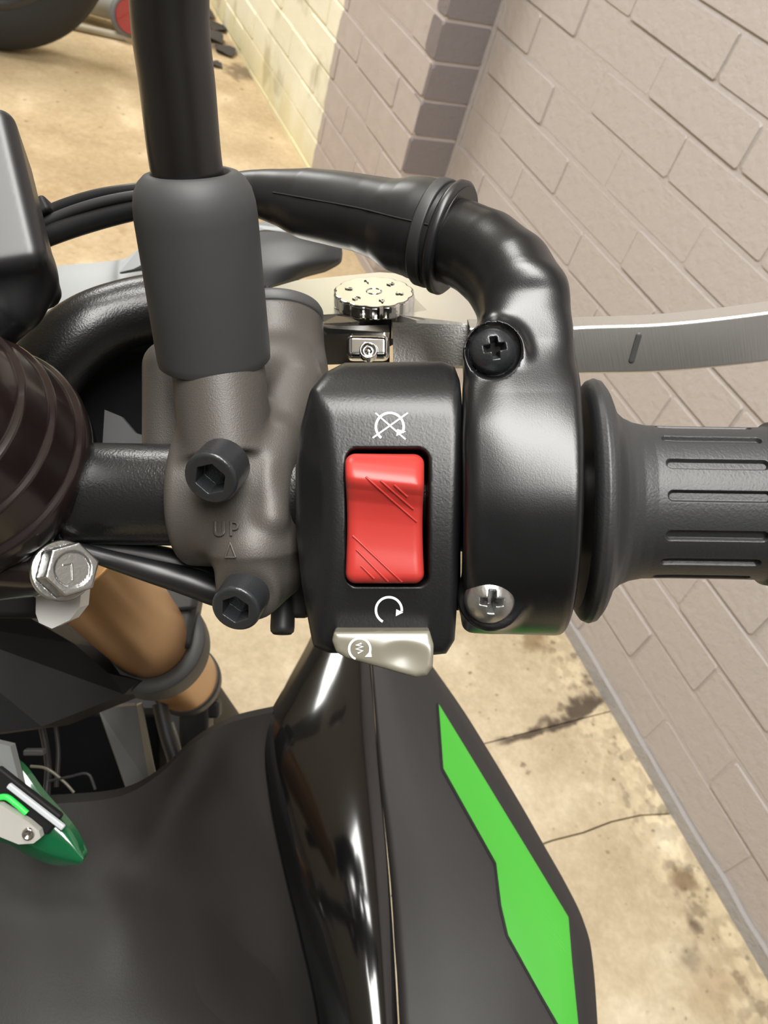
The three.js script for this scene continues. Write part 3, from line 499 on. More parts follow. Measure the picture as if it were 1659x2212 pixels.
// ---- brake master cylinder with bar clamp and mirror post
const clampCyl = cyl(B(barX(400), 0, 0), B(barX(628), 0, 0), 156, 26);
const postA = P(468, 755, 52), postB = P(492, 985, 56), post = cyl(postA, postB, 96, 6);
const b1 = V(-0.20, -0.46, 0.86).normalize(), b2 = V(-0.16, -0.42, 0.89).normalize();
const bolt1 = P(480, 1006, 168), bolt2 = P(531, 1280, 118);
const pad1 = cyl(bolt1.clone().addScaledVector(b1, -120), bolt1.clone().addScaledVector(b1, -6), 62, 10), bore1 = cyl(bolt1.clone().addScaledVector(b1, -4), bolt1.clone().addScaledVector(b1, 140), 72, 3);
const pad2 = cyl(bolt2.clone().addScaledVector(b2, -150), bolt2.clone().addScaledVector(b2, -4), 68, 14);
const rib = capsule(P(606, 935, 40), P(588, 1120, 118), 22, 30), lumpR = capsule(P(604, 1000, 10), P(606, 1230, 20), 74, 58), lowLump = capsule(P(545, 1190, 70), P(548, 1270, 60), 92, 62);
const mcBody = rbox(P(505, 880, -210), 205, 150, 110, 60), mcArm = capsule(P(372, 840, -120), P(380, 960, -100), 62, 56), resBody = cyl(P(588, 690, -300), P(598, 930, -230), 128, 22), neck = capsule(P(640, 830, -120), P(600, 960, -10), 60, 70);
const clampF = (x, y, z) => { let d = smin(clampCyl(x, y, z), post(x, y, z), 34); d = smin(d, lumpR(x, y, z), 40); d = smin(d, lowLump(x, y, z), 40); d = smin(d, pad2(x, y, z), 22); d = smin(d, rib(x, y, z), 26); d = smin(d, neck(x, y, z), 24); d = smax(d, -bore1(x, y, z), 8); return d; };
const mc = part('brake_master_cylinder', field(clampF, V(-560, -270, -330), V(-120, 400, 250), 6), M.bronze, bike, 'bronze-grey cast clamp and master cylinder body');
part('reservoir', field((x, y, z) => smin(smin(mcBody(x, y, z), resBody(x, y, z), 50), neck(x, y, z), 40), V(-640, 10, -470), V(-60, 520, 10), 9), M.bronze, mc);
{ const top = P(588, 690, -300), ax = top.clone().sub(P(598, 930, -230)).normalize(); part('reservoir_cap', latheAt(top.clone().addScaledVector(ax, 2), ax, [[0, 20], [118, 20], [126, 16], [130, 8], [130, -12], [120, -14]], 64), M.greyPlastic, mc);
  part('cap_lug', boxAt(P(578, 645, -205), 14, 60, 26, { r: 5 }), M.dark, mc); }
// socket-head bolts
function socketBolt(c, axis, R, L, roll) {
  const f = frameOf(c, axis, roll), inv = f.clone().invert(), v = V();
  const fn = (x, y, z) => { v.set(x, y, z).applyMatrix4(inv); const q = Math.hypot(v.x, v.y); let d = smax(q - R, v.z - L, 9); d = smax(d, -14 - v.z, 2); const ax = Math.abs(v.x), ay = Math.abs(v.y); const hex = Math.max(ax * 0.8660254 + ay * 0.5, ay) - R * 0.52; return smax(d, -Math.max(hex, L - 40 - v.z), 2.5); };
  const e = R * 1.75; return part('bolt', field(fn, V(c.x - e, c.y - e, c.z - e), V(c.x + e, c.y + e, c.z + e), R / 22), M.bolt, mc, 'black socket-head bolt');
}
socketBolt(bolt1, b1, 53, 62, 0.2); socketBolt(bolt2, b2, 49, 66, 0.35);
// raised lettering
const font = await new FontLoader().loadAsync('fonts/droid/droid_sans_regular.typeface.json');
function raised(txt, x, y, size, h, place, name, m, parent, tilt = 0) {
  const g = new TextGeometry(txt, { font, size, depth: h, curveSegments: 5, bevelEnabled: true, bevelThickness: 1, bevelSize: 1, bevelSegments: 1 });
  g.computeBoundingBox(); const bb = g.boundingBox, p = g.attributes.position, out = [];
  for (let i = 0; i < p.count; i++) { const a = x + p.getX(i) - (bb.min.x + bb.max.x) / 2, b = y - (p.getY(i) - (bb.min.y + bb.max.y) / 2); const q = place(a, b, p.getZ(i) - 2); out.push(q.x, q.y, q.z); }
  const o = new THREE.BufferGeometry(); o.setAttribute('position', new THREE.Float32BufferAttribute(out, 3)); o.computeVertexNormals();
  return part(name, o, m, parent);
}
raised('U', 473, 1142, 31, 7, (a, b, h) => onField(clampF, a, b, h), 'raised_letter', M.bronze, mc);
raised('P', 506, 1141, 31, 7, (a, b, h) => onField(clampF, a, b, h), 'raised_letter', M.bronze, mc);
part('raised_arrow', [[[497, 1172], [486, 1204]], [[486, 1204], [509, 1204]], [[509, 1204], [497, 1172]]].map(([a, b]) => sweep(seg(a, b, 4).map(([u, v]) => onField(clampF, u, v, 1)), 2.2, { n: 8, seg: 8 })), M.bronze, mc);

// ---- mirror stem and its rubber boot
{ const a = P(464, 778, 44), b = P(415, 395, 232), ax = b.clone().sub(a).normalize(), L = b.distanceTo(a);
  const stem = part('mirror_stem', sweep([[470, 800, 42], [424, 480, 192], [401, 350, 254], [384, 190, 314], [368, 50, 364], [368, -90, 412], [395, -260, 460]].map(([u, v, z]) => P(u, v, z)), 66.5, { n: 70, seg: 48 }), M.stem, bike, 'black curved tube of the mirror');
  part('rubber_sleeve', latheAt(a, ax, [[99, 6], [113, 0], [116.5, 3], [117.5, 20], [117, L * 0.5], [117, L * 0.82], [115, L * 0.90], [110, L * 0.965], [100, L * 1.015], [88, L * 1.045], [78, L * 1.055], [71, L * 1.05], [68, L * 1.02]], 72), M.boot, stem, 'matte grey rubber sleeve at the foot of the mirror tube'); }

// ---- front brake lever and its adjuster
{ // blade: rounded bar swept outwards
  const pts = [[1010, 748, -330], [1140, 752, -330], [1250, 746, -330], [1400, 742, -325], [1530, 731, -318], [1680, 712, -305], [1900, 672, -285]].map(([a, b, z]) => P(a, b, z));
  const curve = new THREE.CatmullRomCurve3(pts); const n = 60, pos = [], idx = []; const hh = [58, 60, 62, 62, 64, 66, 66]; const prof = [];
  const dep = 46, rd = 9, tilt = 0.50; for (const [sx, sy, a0] of [[1, 1, 0], [-1, 1, 90], [-1, -1, 180], [1, -1, 270]]) for (let k = 0; k <= 5; k++) { const a = (a0 + 90 * k / 5) * Math.PI / 180; prof.push([sx, sy, Math.cos(a), Math.sin(a)]); }
  const N = prof.length; for (let i = 0; i <= n; i++) { const t = i / n, c = curve.getPoint(t), T = curve.getTangent(t), U = V(0, Math.cos(tilt), Math.sin(tilt)), Wd = T.clone().cross(U).normalize(); const h = lerp(60, 68, t); for (const [sx, sy, ca, sa] of prof) { const y = sy * (h - rd) + sa * rd, z = sx * (dep - rd) + ca * rd; const p = c.clone().addScaledVector(U, y).addScaledVector(Wd, z); pos.push(p.x, p.y, p.z); } }
  for (let i = 0; i < n; i++) for (let k = 0; k < N; k++) { const a = i * N + k, b = i * N + (k + 1) % N; idx.push(a, b, a + N, b, b + N, a + N); }
  const g = new THREE.BufferGeometry(); g.setAttribute('position', new THREE.Float32BufferAttribute(pos, 3)); g.setIndex(idx); g.computeVertexNormals();
  const lever = part('brake_lever', g, M.alloy, bike, 'brushed silver front brake lever');
  // dark pill set on the blade in place of a shaded slot
  const sq = new THREE.Quaternion().setFromEuler(new THREE.Euler(0.50, 0, -0.13));
  part('slot', [(() => { const c = new THREE.CapsuleGeometry(8, 64, 6, 14); c.scale(1, 1, 0.5); c.applyQuaternion(sq); const p = onMesh(g, 1372, 752, 0); c.translate(p.x, p.y, p.z); return c; })()], M.greyPlastic, lever);
  // broad root of the lever: flat polished top, deep dark front
  const lp0 = P(815, 660, -440), ln = V(0, 0.80, 0.60).normalize(), top = (l) => l.map(([a, b]) => PL(a, b, lp0, ln)), dn = (h) => ln.clone().multiplyScalar(-h);
  part('lever_root', [prism(top([[575, 625], [640, 606], [820, 588], [930, 596], [1000, 630], [1062, 690], [1062, 702], [1000, 697], [944, 690], [860, 680], [800, 674], [690, 680], [575, 690]]), dn(70))], M.polish, lever);
  part('root_face', [prism([[848, 696, -352], [1050, 704, -330], [1052, 790, -330], [850, 790, -352]].map(([a, b, z]) => P(a, b, z)), V(0, 0, -40))], M.cast, lever);
  part('pivot_arm', [prism([[672, 676, -418], [760, 680, -385], [802, 676, -372], [802, 690, -372], [758, 696, -385], [672, 700, -412]].map(([a, b, z]) => P(a, b, z)), V(0, -10, -60)), prism([[660, 706, -380], [840, 702, -355], [842, 718, -352], [660, 724, -372]].map(([a, b, z]) => P(a, b, z)), V(0, -70, -50)), boxAt(P(795, 752, -345), 110, 62, 60, { r: 16 })], M.chrome, lever);
  part('pivot_screw', latheAt(P(796, 758, -308), V(0, 0.1, 1), [[0, 4], [7, 4], [9, 0], [16, 0], [18, 8], [22, 8], [24, 0], [24, -20]], 32), M.chrome, lever);
  part('wedge', [prism([[893, 640, -470], [942, 690, -380], [900, 692, -372], [858, 680, -390]].map(([a, b, z]) => P(a, b, z)), V(0, -26, -20))], M.polish, lever);
  // adjuster wheel with scalloped rim and raised numbers
  const wc = P(808, 629, -430), wa = V(0.02, 0.80, 0.60).normalize(), R = 104, sh = new THREE.Shape(); const NS = 120;
  for (let k = 0; k <= NS; k++) { const a = k / NS * Math.PI * 2, r = R * (1 - 0.045 * Math.pow(0.5 + 0.5 * Math.cos(a * 14), 2)); if (k) sh.lineTo(Math.cos(a) * r, Math.sin(a) * r); else sh.moveTo(r, 0); }
  const wheel = new THREE.ExtrudeGeometry(sh, { depth: 26, bevelEnabled: true, bevelThickness: 6, bevelSize: 6, bevelSegments: 3 }); wheel.translate(0, 0, -32); wheel.applyMatrix4(frameOf(wc, wa));
  const adj = part('adjuster_wheel', wheel, M.chrome, lever, 'chrome adjuster wheel with raised numbers');
  const ring = new THREE.TorusGeometry(20, 2.2, 8, 40); ring.applyMatrix4(frameOf(wc, wa)); const marks = [ring];
  for (let k = 0; k < 6; k++) { const t = new TextGeometry(String(k + 1), { font, size: 22, depth: 3, curveSegments: 3 }); t.computeBoundingBox(); t.translate(-(t.boundingBox.max.x + t.boundingBox.min.x) / 2, -11, 0); t.translate(0, 70, 0); t.rotateZ(-k * Math.PI / 3 + 0.3); t.applyMatrix4(frameOf(wc, wa)); marks.push(t); }
  part('raised_numbers', marks, M.chrome, adj);
  part('adjuster_post', latheAt(P(815, 690, -440), wa, [[0, 40], [52, 40], [52, -60], [0, -60]], 32), M.dark, lever);
}

// ---- below the bar
part('wiring_sleeve', sweep([[150, 1180, -60], [215, 1188, -60], [300, 1200, -70], [390, 1222, -80], [480, 1262, -90], [600, 1280, -110], [700, 1290, -120]].map(([a, b, z]) => P(a, b, z)), [26, 26, 30, 34, 34, 30, 30], { n: 60 }), M.cable, bike);
part('wiring_sleeve', sweep([[160, 1185, -20], [230, 1206, -25], [320, 1232, -30], [400, 1254, -45], [470, 1278, -60], [560, 1300, -80]].map(([a, b, z]) => P(a, b, z)), [16, 20, 26, 32, 34, 30], { n: 60 }), M.cable, bike);
part('lever_stop_pin', latheAt(P(612, 1300, -60), V(0, -1, 0.28), [[0, 72], [20, 72], [26, 66], [27, 56], [26, -30], [0, -30]], 32), M.matte, bike);
part('housing_lug', boxAt(P(650, 1290, -70), 46, 90, 60, { r: 14 }), M.matte, bike);

// ---- centre of the bars: round smoked cover, mounting block, hex bolt
const dome = part('smoked_cover', latheAt(P(-78, 990, 20), V(-0.06, 0.40, 0.91), [[250, -70], [268, -30], [273, 0], [271, 20], [266, 27], [259, 30], [255, 36], [248, 104], [244, 110], [237, 113], [233, 119], [224, 186], [220, 192], [212, 195], [208, 202], [196, 262], [180, 272], [0, 282]], 96), M.smoke, bike, 'glossy dark brown stepped round cover');
part('cover_rim', latheAt(P(-76, 1000, -20), V(-0.06, 0.30, 0.95), [[210, 30], [266, 20], [272, 0], [272, -60], [230, -80]], 72), M.gloss, dome);
const blkQ = new THREE.Quaternion().setFromEuler(new THREE.Euler(-0.25, 0.2, 0.30));
const blkA = rbox(P(-40, 470, 0), 120, 190, 110, 34, blkQ), blkB = capsule(P(-60, 600, 20), P(42, 588, 20), 70, 62), blkC = capsule(P(-60, 700, -10), P(30, 660, 10), 90, 60);
part('mounting_block', field((x, y, z) => smin(smin(blkA(x, y, z), blkB(x, y, z), 40), blkC(x, y, z), 50), V(-1080, 230, -190), V(-640, 900, 180), 8), M.cable, bike, 'matte dark block above the round cover');
{ // zinc flange bolt with a strength mark
  const c = P(140, 1232, 40), ax = V(0.62, 0.10, 0.78).normalize(), f = frameOf(c, ax, 0.25), inv = f.clone().invert(), v = V();
  const fn = (x, y, z) => { v.set(x, y, z).applyMatrix4(inv); const q = Math.hypot(v.x, v.y), ax1 = Math.abs(v.x), ay = Math.abs(v.y); const hex = Math.max(ax1 * 0.8660254 + ay * 0.5, ay) - 50; let d = smax(hex, Math.abs(v.z - 20) - 34, 5); d = smax(d, Math.hypot(q, v.z + 40) - 112, 6); d = Math.min(d, smax(q - 66, Math.abs(v.z + 20) - 8, 6)); return smax(d, -Math.max(q - 36, 50 - v.z), 4); };
  const hb = part('hex_bolt', field(fn, c.clone().addScalar(-95), c.clone().addScalar(95), 3.4), M.zinc, bike, 'zinc flange bolt with a raised mark');
  const k = [[-16, 14], [2, 12], [2, 12], [-6, -22]].map(([a, b]) => V(a, b, 51).applyMatrix4(f)); part('strength_mark', [sweep([k[0], k[1]], 2, { n: 2, seg: 8 }), sweep([k[2], k[3]], 2, { n: 2, seg: 8 })], M.chrome, hb);
}
part('bar_bracket', field((() => { const a = capsule(P(-90, 1210, 10), P(120, 1235, 0), 60, 44), b = capsule(P(-120, 1260, -40), P(70, 1250, -30), 52, 40); return (x, y, z) => smin(a(x, y, z), b(x, y, z), 30); })(), V(-1080, -260, -150), V(-600, 0, 120), 7), M.smoke, bike);
part('white_tab', prism([[78, 1270, -200], [176, 1270, -200], [172, 1312, -195], [150, 1340, -190], [112, 1358, -186], [84, 1345, -188], [77, 1325, -192]].map(([a, b, z]) => P(a, b, z)), V(0, 0, -60)), M.white, bike, 'small white plastic tab above the fork');

// ---- black cowl stays and headlight cowl ahead of the bar
part('cowl_tube', sweep([[60, 860, -520], [120, 775, -520], [190, 715, -530], [270, 680, -560], [380, 660, -600], [480, 660, -640]].map(([a, b, z]) => P(a, b, z)), [108, 104, 100, 96, 96, 96], { n: 50, seg: 40 }), M.bar, bike, 'thick black tube curving ahead of the bar');
part('dash_back', [prism([[130, 760, -700], [420, 690, -740], [700, 760, -700], [700, 960, -640], [420, 990, -620], [130, 990, -620]].map(([a, b, z]) => P(a, b, z)), V(0, 0, -120))], M.hollowShade, bike);  // dark plate, its colour carries the shade behind the bar
part('dash_bracket', [prism([[226, 885, -600], [262, 900, -600], [292, 935, -600], [335, 948, -600], [335, 985, -600], [220, 985, -600]].map(([a, b, z]) => P(a, b, z)), V(0, 0, -20))], M.greyPlastic, bike);
const cowl = part('headlight_cowl', sheet([
  [[-60, 590, -2300], [110, 575, -2300], [230, 565, -2320], [262, 560, -2320], [300, 556, -2320], [420, 530, -2350]],
  [[-60, 625, -2200], [110, 612, -2200], [230, 604, -2210], [262, 605, -2180], [330, 596, -2220], [420, 580, -2250]],
  [[-60, 700, -2050], [110, 690, -2050], [230, 680, -2050], [262, 670, -2030], [330, 660, -2050], [420, 650, -2080]],
  [[-60, 800, -1950], [110, 790, -1950], [230, 780, -1950], [262, 770, -1950], [330, 760, -1950], [420, 750, -1980]]].map((r) => r.map(([a, b, z]) => P(a, b, z))), 40, 24, 30), M.cowl, bike, 'grey headlight cowl panel ahead of the bar');
part('cowl_fin', [prism([[258, 588, -2100], [262, 566, -2100], [300, 538, -2120], [345, 515, -2140], [345, 575, -2120], [300, 578, -2090]].map(([a, b, z]) => P(a, b, z)), V(0, 0, -30))], M.cowl, cowl);
part('cowl_gap', [prism([[258, 590, -2070], [280, 585, -2070], [330, 560, -2080], [330, 575, -2070]].map(([a, b, z]) => P(a, b, z)), V(0, 0, -12))], M.dark, cowl);
const wing = part('indicator_cowl', [sheet([
  [[500, 505, -2000], [575, 500, -2000], [640, 505, -2010], [700, 520, -2050], [738, 532, -2090]],
  [[500, 540, -1960], [575, 530, -1960], [640, 528, -1980], [700, 535, -2020], [738, 545, -2080]],
  [[500, 580, -1940], [575, 575, -1940], [640, 570, -1960], [690, 566, -2010], [732, 562, -2070]],
  [[500, 625, -1960], [575, 618, -1960], [620, 606, -1990], [655, 592, -2030], [700, 580, -2070]]].map((r) => r.map(([a, b, z]) => P(a, b, z))), 30, 20, 60)], M.matte, bike, 'dark pointed cowl wing behind the cable boot');
part('wing_trim', [prism([[540, 484, -2050], [575, 478, -2050], [655, 497, -2060], [655, 506, -2060], [575, 496, -2050], [540, 500, -2050]].map(([a, b, z]) => P(a, b, z)), V(0, 0, -30))], M.cowl, wing);

// ---- gold fork leg, its yokes and what hangs between them
const fk0 = P(205, 1245, -1280), fk1 = P(395, 1462, -3150), fkD = fk1.clone().sub(fk0).normalize(), fkAt = (t) => fk0.clone().addScaledVector(fkD, t);
const fork = part('fork_leg', [latheAt(fk0, fkD, [[0, -420], [185, -420], [192, -410], [192, 1330], [0, 1330]], 64)], M.gold, bike, 'gold anodised fork tube');
part('lower_tube', latheAt(fk0, fkD, [[0, 1200], [196, 1200], [200, 1210], [200, 2060], [190, 2075], [0, 2075]], 64), M.gold, fork);
part('dust_seal', latheAt(fk0, fkD, [[150, 2060], [206, 2062], [214, 2080], [214, 2180], [180, 2200], [150, 2200]], 64), M.matte, fork);
part('axle_leg', latheAt(fk0, fkD, [[150, 2190], [150, 5200], [200, 5300], [200, 6900], [0, 6950]], 32), M.dark, fork);
{ const f1 = fork.clone(); f1.name = 'fork_leg'; f1.position.add(V(-0.0205 * 9.0, -0.004, -0.02)); bike.add(f1); }
part('lower_yoke_ring', latheAt(fk0, fkD, [[194, 1010], [222, 1000], [262, 1010], [268, 1030], [268, 1220], [258, 1236], [200, 1240]], 64), M.greyPlastic, bike, 'dark clamp ring around the fork tube');
{ const ex = V(1, 0, 0).addScaledVector(fkD, -fkD.x).normalize(), ey = fkD.clone().cross(ex); const q = new THREE.Quaternion().setFromRotationMatrix(new THREE.Matrix4().makeBasis(ex, ey, fkD));
  const lq = new THREE.Quaternion().setFromEuler(new THREE.Euler(-0.25, 0.1, -0.12)), lug = part('pinch_lug', boxAt(P(386, 1330, -2290), 190, 330, 240, { q: lq, r: 40, seg: 4 }), M.matte, bike);
  part('pinch_gap', boxAt(P(380, 1316, -2172), 200, 15, 30, { q: new THREE.Quaternion().setFromEuler(new THREE.Euler(0, 0, 0.10)), r: 3 }), M.dark, lug);
}
part('lower_yoke', prism([[-200, 1330, -1700], [40, 1320, -1720], [160, 1390, -1900], [235, 1455, -2000], [300, 1470, -2080], [268, 1500, -2060], [90, 1570, -1900], [-200, 1610, -1750]].map(([a, b, z]) => P(a, b, z)), V(20, -60, -260)), M.dark, bike, 'black lower yoke casting');
part('yoke_block', boxAt(P(40, 1300, -1250), 420, 110, 160, { r: 30 }), M.dark, bike);
part('radiator_shroud', [prism([[212, 1530, -2600], [295, 1524, -2600], [324, 1700, -2350], [280, 1722, -2300]].map(([a, b, z]) => P(a, b, z)), V(-30, 0, -60))], M.greyPlastic, bike, 'flat grey panel beneath the lower yoke');
part('shroud_highlight', [prism([[295, 1524, -2600], [306, 1520, -2600], [337, 1678, -2350], [324, 1700, -2350]].map(([a, b, z]) => P(a, b, z)), V(-10, 0, -40))], M.beige, bike);  // pale highlight along the shroud edge, painted as a beige strip
part('radiator', boxAt(P(140, 1650, -3600), 1300, 700, 200, { r: 20 }), M.hollowShade, bike);
for (const [pts, r, m] of [[[[88, 1560, -2300], [100, 1620, -2250], [104, 1660, -2200], [100, 1720, -2150]], 16, 'matte'], [[[118, 1555, -2300], [126, 1620, -2250], [122, 1700, -2200]], 10, 'matte'], [[[66, 1655, -1900], [100, 1660, -1890], [140, 1690, -1880], [160, 1712, -1880]], 6, 'beige'], [[[106, 1687, -1880], [150, 1678, -1880], [190, 1672, -1880], [206, 1705, -1880]], 6, 'matte'], [[[345, 1520, -2900], [362, 1590, -2850], [382, 1650, -2800]], 44, 'matte'], [[[372, 1560, -2800], [384, 1600, -2790], [392, 1640, -2780]], 9, 'beige']]) part('cable', sweep(pts.map(([a, b, z]) => P(a, b, z)), r, { n: 24, seg: 16 }), M[m], bike);
part('brake_caliper', [boxAt(P(425, 1560, -3500), 190, 330, 200, { r: 30 }), boxAt(P(462, 1530, -3500), 90, 110, 120, { r: 24 })], M.matte, bike);
part('cable_connector', [boxAt(P(75, 1624, -1950), 90, 26, 40, { r: 6 })], M.greyPlastic, bike);

// ---- tank and its covers
const rowP = (r) => r.map(([a, b, z]) => P(a, b, z));
const zr = (b) => { let z = -2000; for (let k = 0; k < 60; k++) { const t = (b - CY) * (F - z) / F - 700; z = lerp(z, -2800 + 1.22 * t - 0.00020 * t * t, 0.5); } return z; };   // the run of the cover from the fork to the rider
const tankRow = (r) => r.map(([a, b, o]) => P(a, b, zr(b) + o));
const tankG = sheet([
  [[-1500, 2030, -500], [-1000, 1820, 150], [-600, 1730, 420], [-300, 1700, 500], [0, 1735, 480], [150, 1734, 430], [265, 1718, 360], [345, 1672, 270], [415, 1608, 170], [495, 1562, 70], [590, 1538, -100]],
  [[-1500, 2120, -500], [-1000, 1910, 150], [-600, 1820, 420], [-300, 1790, 500], [0, 1810, 485], [130, 1815, 440], [240, 1800, 380], [335, 1752, 310], [425, 1675, 225], [500, 1632, 10], [572, 1622, -100]],
  [[-1500, 2210, -500], [-1000, 2000, 150], [-600, 1910, 420], [-300, 1880, 500], [0, 1890, 490], [120, 1890, 450], [230, 1880, 410], [338, 1838, 345], [440, 1775, 110], [525, 1745, -40], [582, 1738, -100]],
  [[-1500, 2330, -500], [-1000, 2120, 150], [-600, 2030, 420], [-300, 2000, 500], [0, 2000, 495], [150, 2000, 460], [285, 1975, 420], [390, 1945, 250], [490, 1910, 60], [570, 1885, -50], [611, 1880, -100]],
  [[-1500, 2460, -500], [-1000, 2250, 150], [-600, 2160, 420], [-300, 2130, 500], [0, 2130, 495], [150, 2130, 470], [290, 2125, 430], [410, 2105, 330], [530, 2070, 90], [612, 2042, -40], [648, 2036, -100]],
  [[-1500, 2630, -500], [-1000, 2420, 150], [-600, 2330, 420], [-300, 2300, 500], [0, 2300, 495], [150, 2300, 480], [300, 2300, 450], [440, 2285, 390], [555, 2265, 240], [650, 2240, 0], [687, 2232, -100]],
  [[-1500, 2930, -500], [-1000, 2720, 150], [-600, 2630, 420], [-300, 2600, 500], [0, 2600, 495], [150, 2600, 480], [300, 2600, 460], [440, 2590, 410], [560, 2570, 330], [660, 2540, 60], [703, 2530, -100]],
  [[-1900, 3700, -300], [-1300, 3500, 200], [-800, 3400, 430], [-400, 3400, 490], [0, 3400, 480], [200, 3400, 470], [400, 3400, 450], [560, 3390, 420], [700, 3370, 350], [820, 3340, 120], [880, 3330, -60]]].map(tankRow), 124, 92, 60, V(0, 0.3, -1), 6);
part('fuel_tank', tankG, M.tank, bike, 'matte black fuel tank with a soft crease');
const rim = (a, b, za, zb, bulge) => Array.from({ length: 9 }, (_, i) => { const t = i / 8; const e = Math.pow(Math.abs(2 * t - 1), 6); return [lerp(a[0], b[0], t), lerp(a[1], b[1], t), lerp(za, zb, t) + bulge * (1 - (2 * t - 1) * (2 * t - 1)) - 26 * e]; });
const glossG = sheet([
  [[690, 1330], [792, 1330]], [[665, 1390], [798, 1390]], [[612, 1490], [805, 1490]], [[566, 1590], [812, 1590]], [[580, 1720], [824, 1720]], [[606, 1865], [838, 1865]], [[646, 2030], [850, 2030]], [[686, 2230], [861, 2230]], [[702, 2530], [880, 2530]]].map(([a, b]) => rowP(rim(a, b, zr(a[1]) - 90, zr(b[1]) - 10, 50))), 40, 90, 50, V(0, 0.2, -1));
part('gloss_cover', glossG, M.gloss, bike, 'gloss black cover strip beside the tank');
const side = (a, b, za, zb) => [0, 0.03, 0.1, 0.3, 0.55, 0.75, 0.88, 0.95, 1].map((t) => [lerp(a[0], b[0], t), lerp(a[1], b[1], t), lerp(za, zb, t) + 50 * (1 - (2 * t - 1) * (2 * t - 1)) - (t < 0.02 ? 20 : 0) - (t > 0.9 ? 900 * (t - 0.9) * (t - 0.9) * 10 : 0)]);
const sideG = sheet([
  [[795, 1330], [850, 1330]], [[801, 1420], [905, 1405]], [[805, 1480], [945, 1460]], [[812, 1580], [1004, 1545]], [[820, 1680], [1066, 1645]], [[831, 1780], [1130, 1752]], [[842, 1890], [1180, 1840]], [[848, 1970], [1228, 1925]], [[852, 2040], [1266, 2005]], [[858, 2120], [1281, 2080]], [[864, 2230], [1292, 2230]], [[882, 2500], [1305, 2500]]].map(([a, b]) => rowP(side(a, b, zr(a[1]) - 20, zr(b[1]) - 150))), 60, 130, 50, V(0, 0.2, -1));
const side_panel = part('side_cover', sideG, M.panel, bike, 'satin charcoal side cover with a green stripe');
const stripePts = [[948, 1521], [1010, 1622], [1072, 1724], [1150, 1852], [1228, 1981], [1236, 2080], [1252, 2240], [1222, 2240], [1160, 2132], [1098, 2020], [1091, 1990], [1083, 1955], [1072, 1864], [1015, 1762], [958, 1660], [953, 1590]];
const onSide = (a, b, l) => onMesh(sideG, a, b, l) || P(a, b, -1900);
part('green_stripe', mapPrint(polyTris(stripePts, 4), (a, b) => onSide(a, b, 9)), M.green, side_panel, 'bright green stripe decal');
part('stripe_edging', mapPrint(ribbon([...seg([944, 1519], [954, 1660], 10), ...seg([955, 1663], [1068, 1865], 14), ...seg([1069, 1868], [1079, 1957], 8), ...seg([1080, 1960], [1094, 2021], 6), ...seg([1096, 2024], [1215, 2238], 14)], 3), (a, b) => onSide(a, b, 7)), M.dark, side_panel);

// ---- what stands out of the picture: wheels, motor and seat, so that the machine rests on the floor
const wheelMat = mat(0.015, 0.015, 0.016, 0.75), motorMat = mat(0.03, 0.03, 0.032, 0.5);
function worldPart(name, g, m, parent = bike) { g.translate(-BIKE_BASE.x, -BIKE_BASE.y, -BIKE_BASE.z); return meshOf(name, g, m, parent); }
function wheelG(x, z, lean, R, tube, y0 = 0) { const t = new THREE.TorusGeometry(R - tube, tube, 20, 64); t.rotateY(Math.PI / 2); const r = new THREE.CylinderGeometry(R - tube * 1.7, R - tube * 1.7, 0.06, 48, 1, true); r.rotateZ(Math.PI / 2); const h = new THREE.CylinderGeometry(0.045, 0.045, 0.14, 24); h.rotateZ(Math.PI / 2); const sp = []; for (let k = 0; k < 5; k++) { const s = new THREE.BoxGeometry(0.03, 2 * (R - tube * 1.7), 0.035); s.rotateX(k * Math.PI / 5); sp.push(s); } const out = [t, plain([r, h, ...sp])]; for (const g of out) { g.rotateZ(lean); g.translate(x, R + y0, z); } return out; }
const lean = 0.2;
{ const [t, r] = wheelG(0.14, -0.42, lean, 0.30, 0.058); const w = worldPart('front_wheel', t, wheelMat); worldPart('wheel_rim', r, motorMat, w); }
{ const [t, r] = wheelG(0.06, 1.02, lean, 0.31, 0.08); const w = worldPart('rear_wheel', t, wheelMat); worldPart('wheel_rim', r, motorMat, w); }
{ const g = new RoundedBoxGeometry(0.36, 0.42, 0.55, 3, 0.06); g.rotateZ(lean); g.translate(0.03, 0.43, 0.22); worldPart('motor', g, motorMat); }
{ const g = new RoundedBoxGeometry(0.26, 0.10, 0.62, 3, 0.045); g.rotateZ(lean); g.translate(-0.06, 0.76, 0.72); worldPart('seat', g, M.tank); }
{ const g = new RoundedBoxGeometry(0.16, 0.09, 0.62, 3, 0.03); g.rotateZ(lean); g.translate(0.05, 0.40, 0.74); worldPart('swingarm', g, motorMat); }
{ const g = new THREE.CapsuleGeometry(0.045, 0.72, 6, 16); g.rotateX(Math.PI / 2 - 0.22); g.translate(-0.05, 0.64, 0.42); worldPart('frame_rail', g, motorMat); }
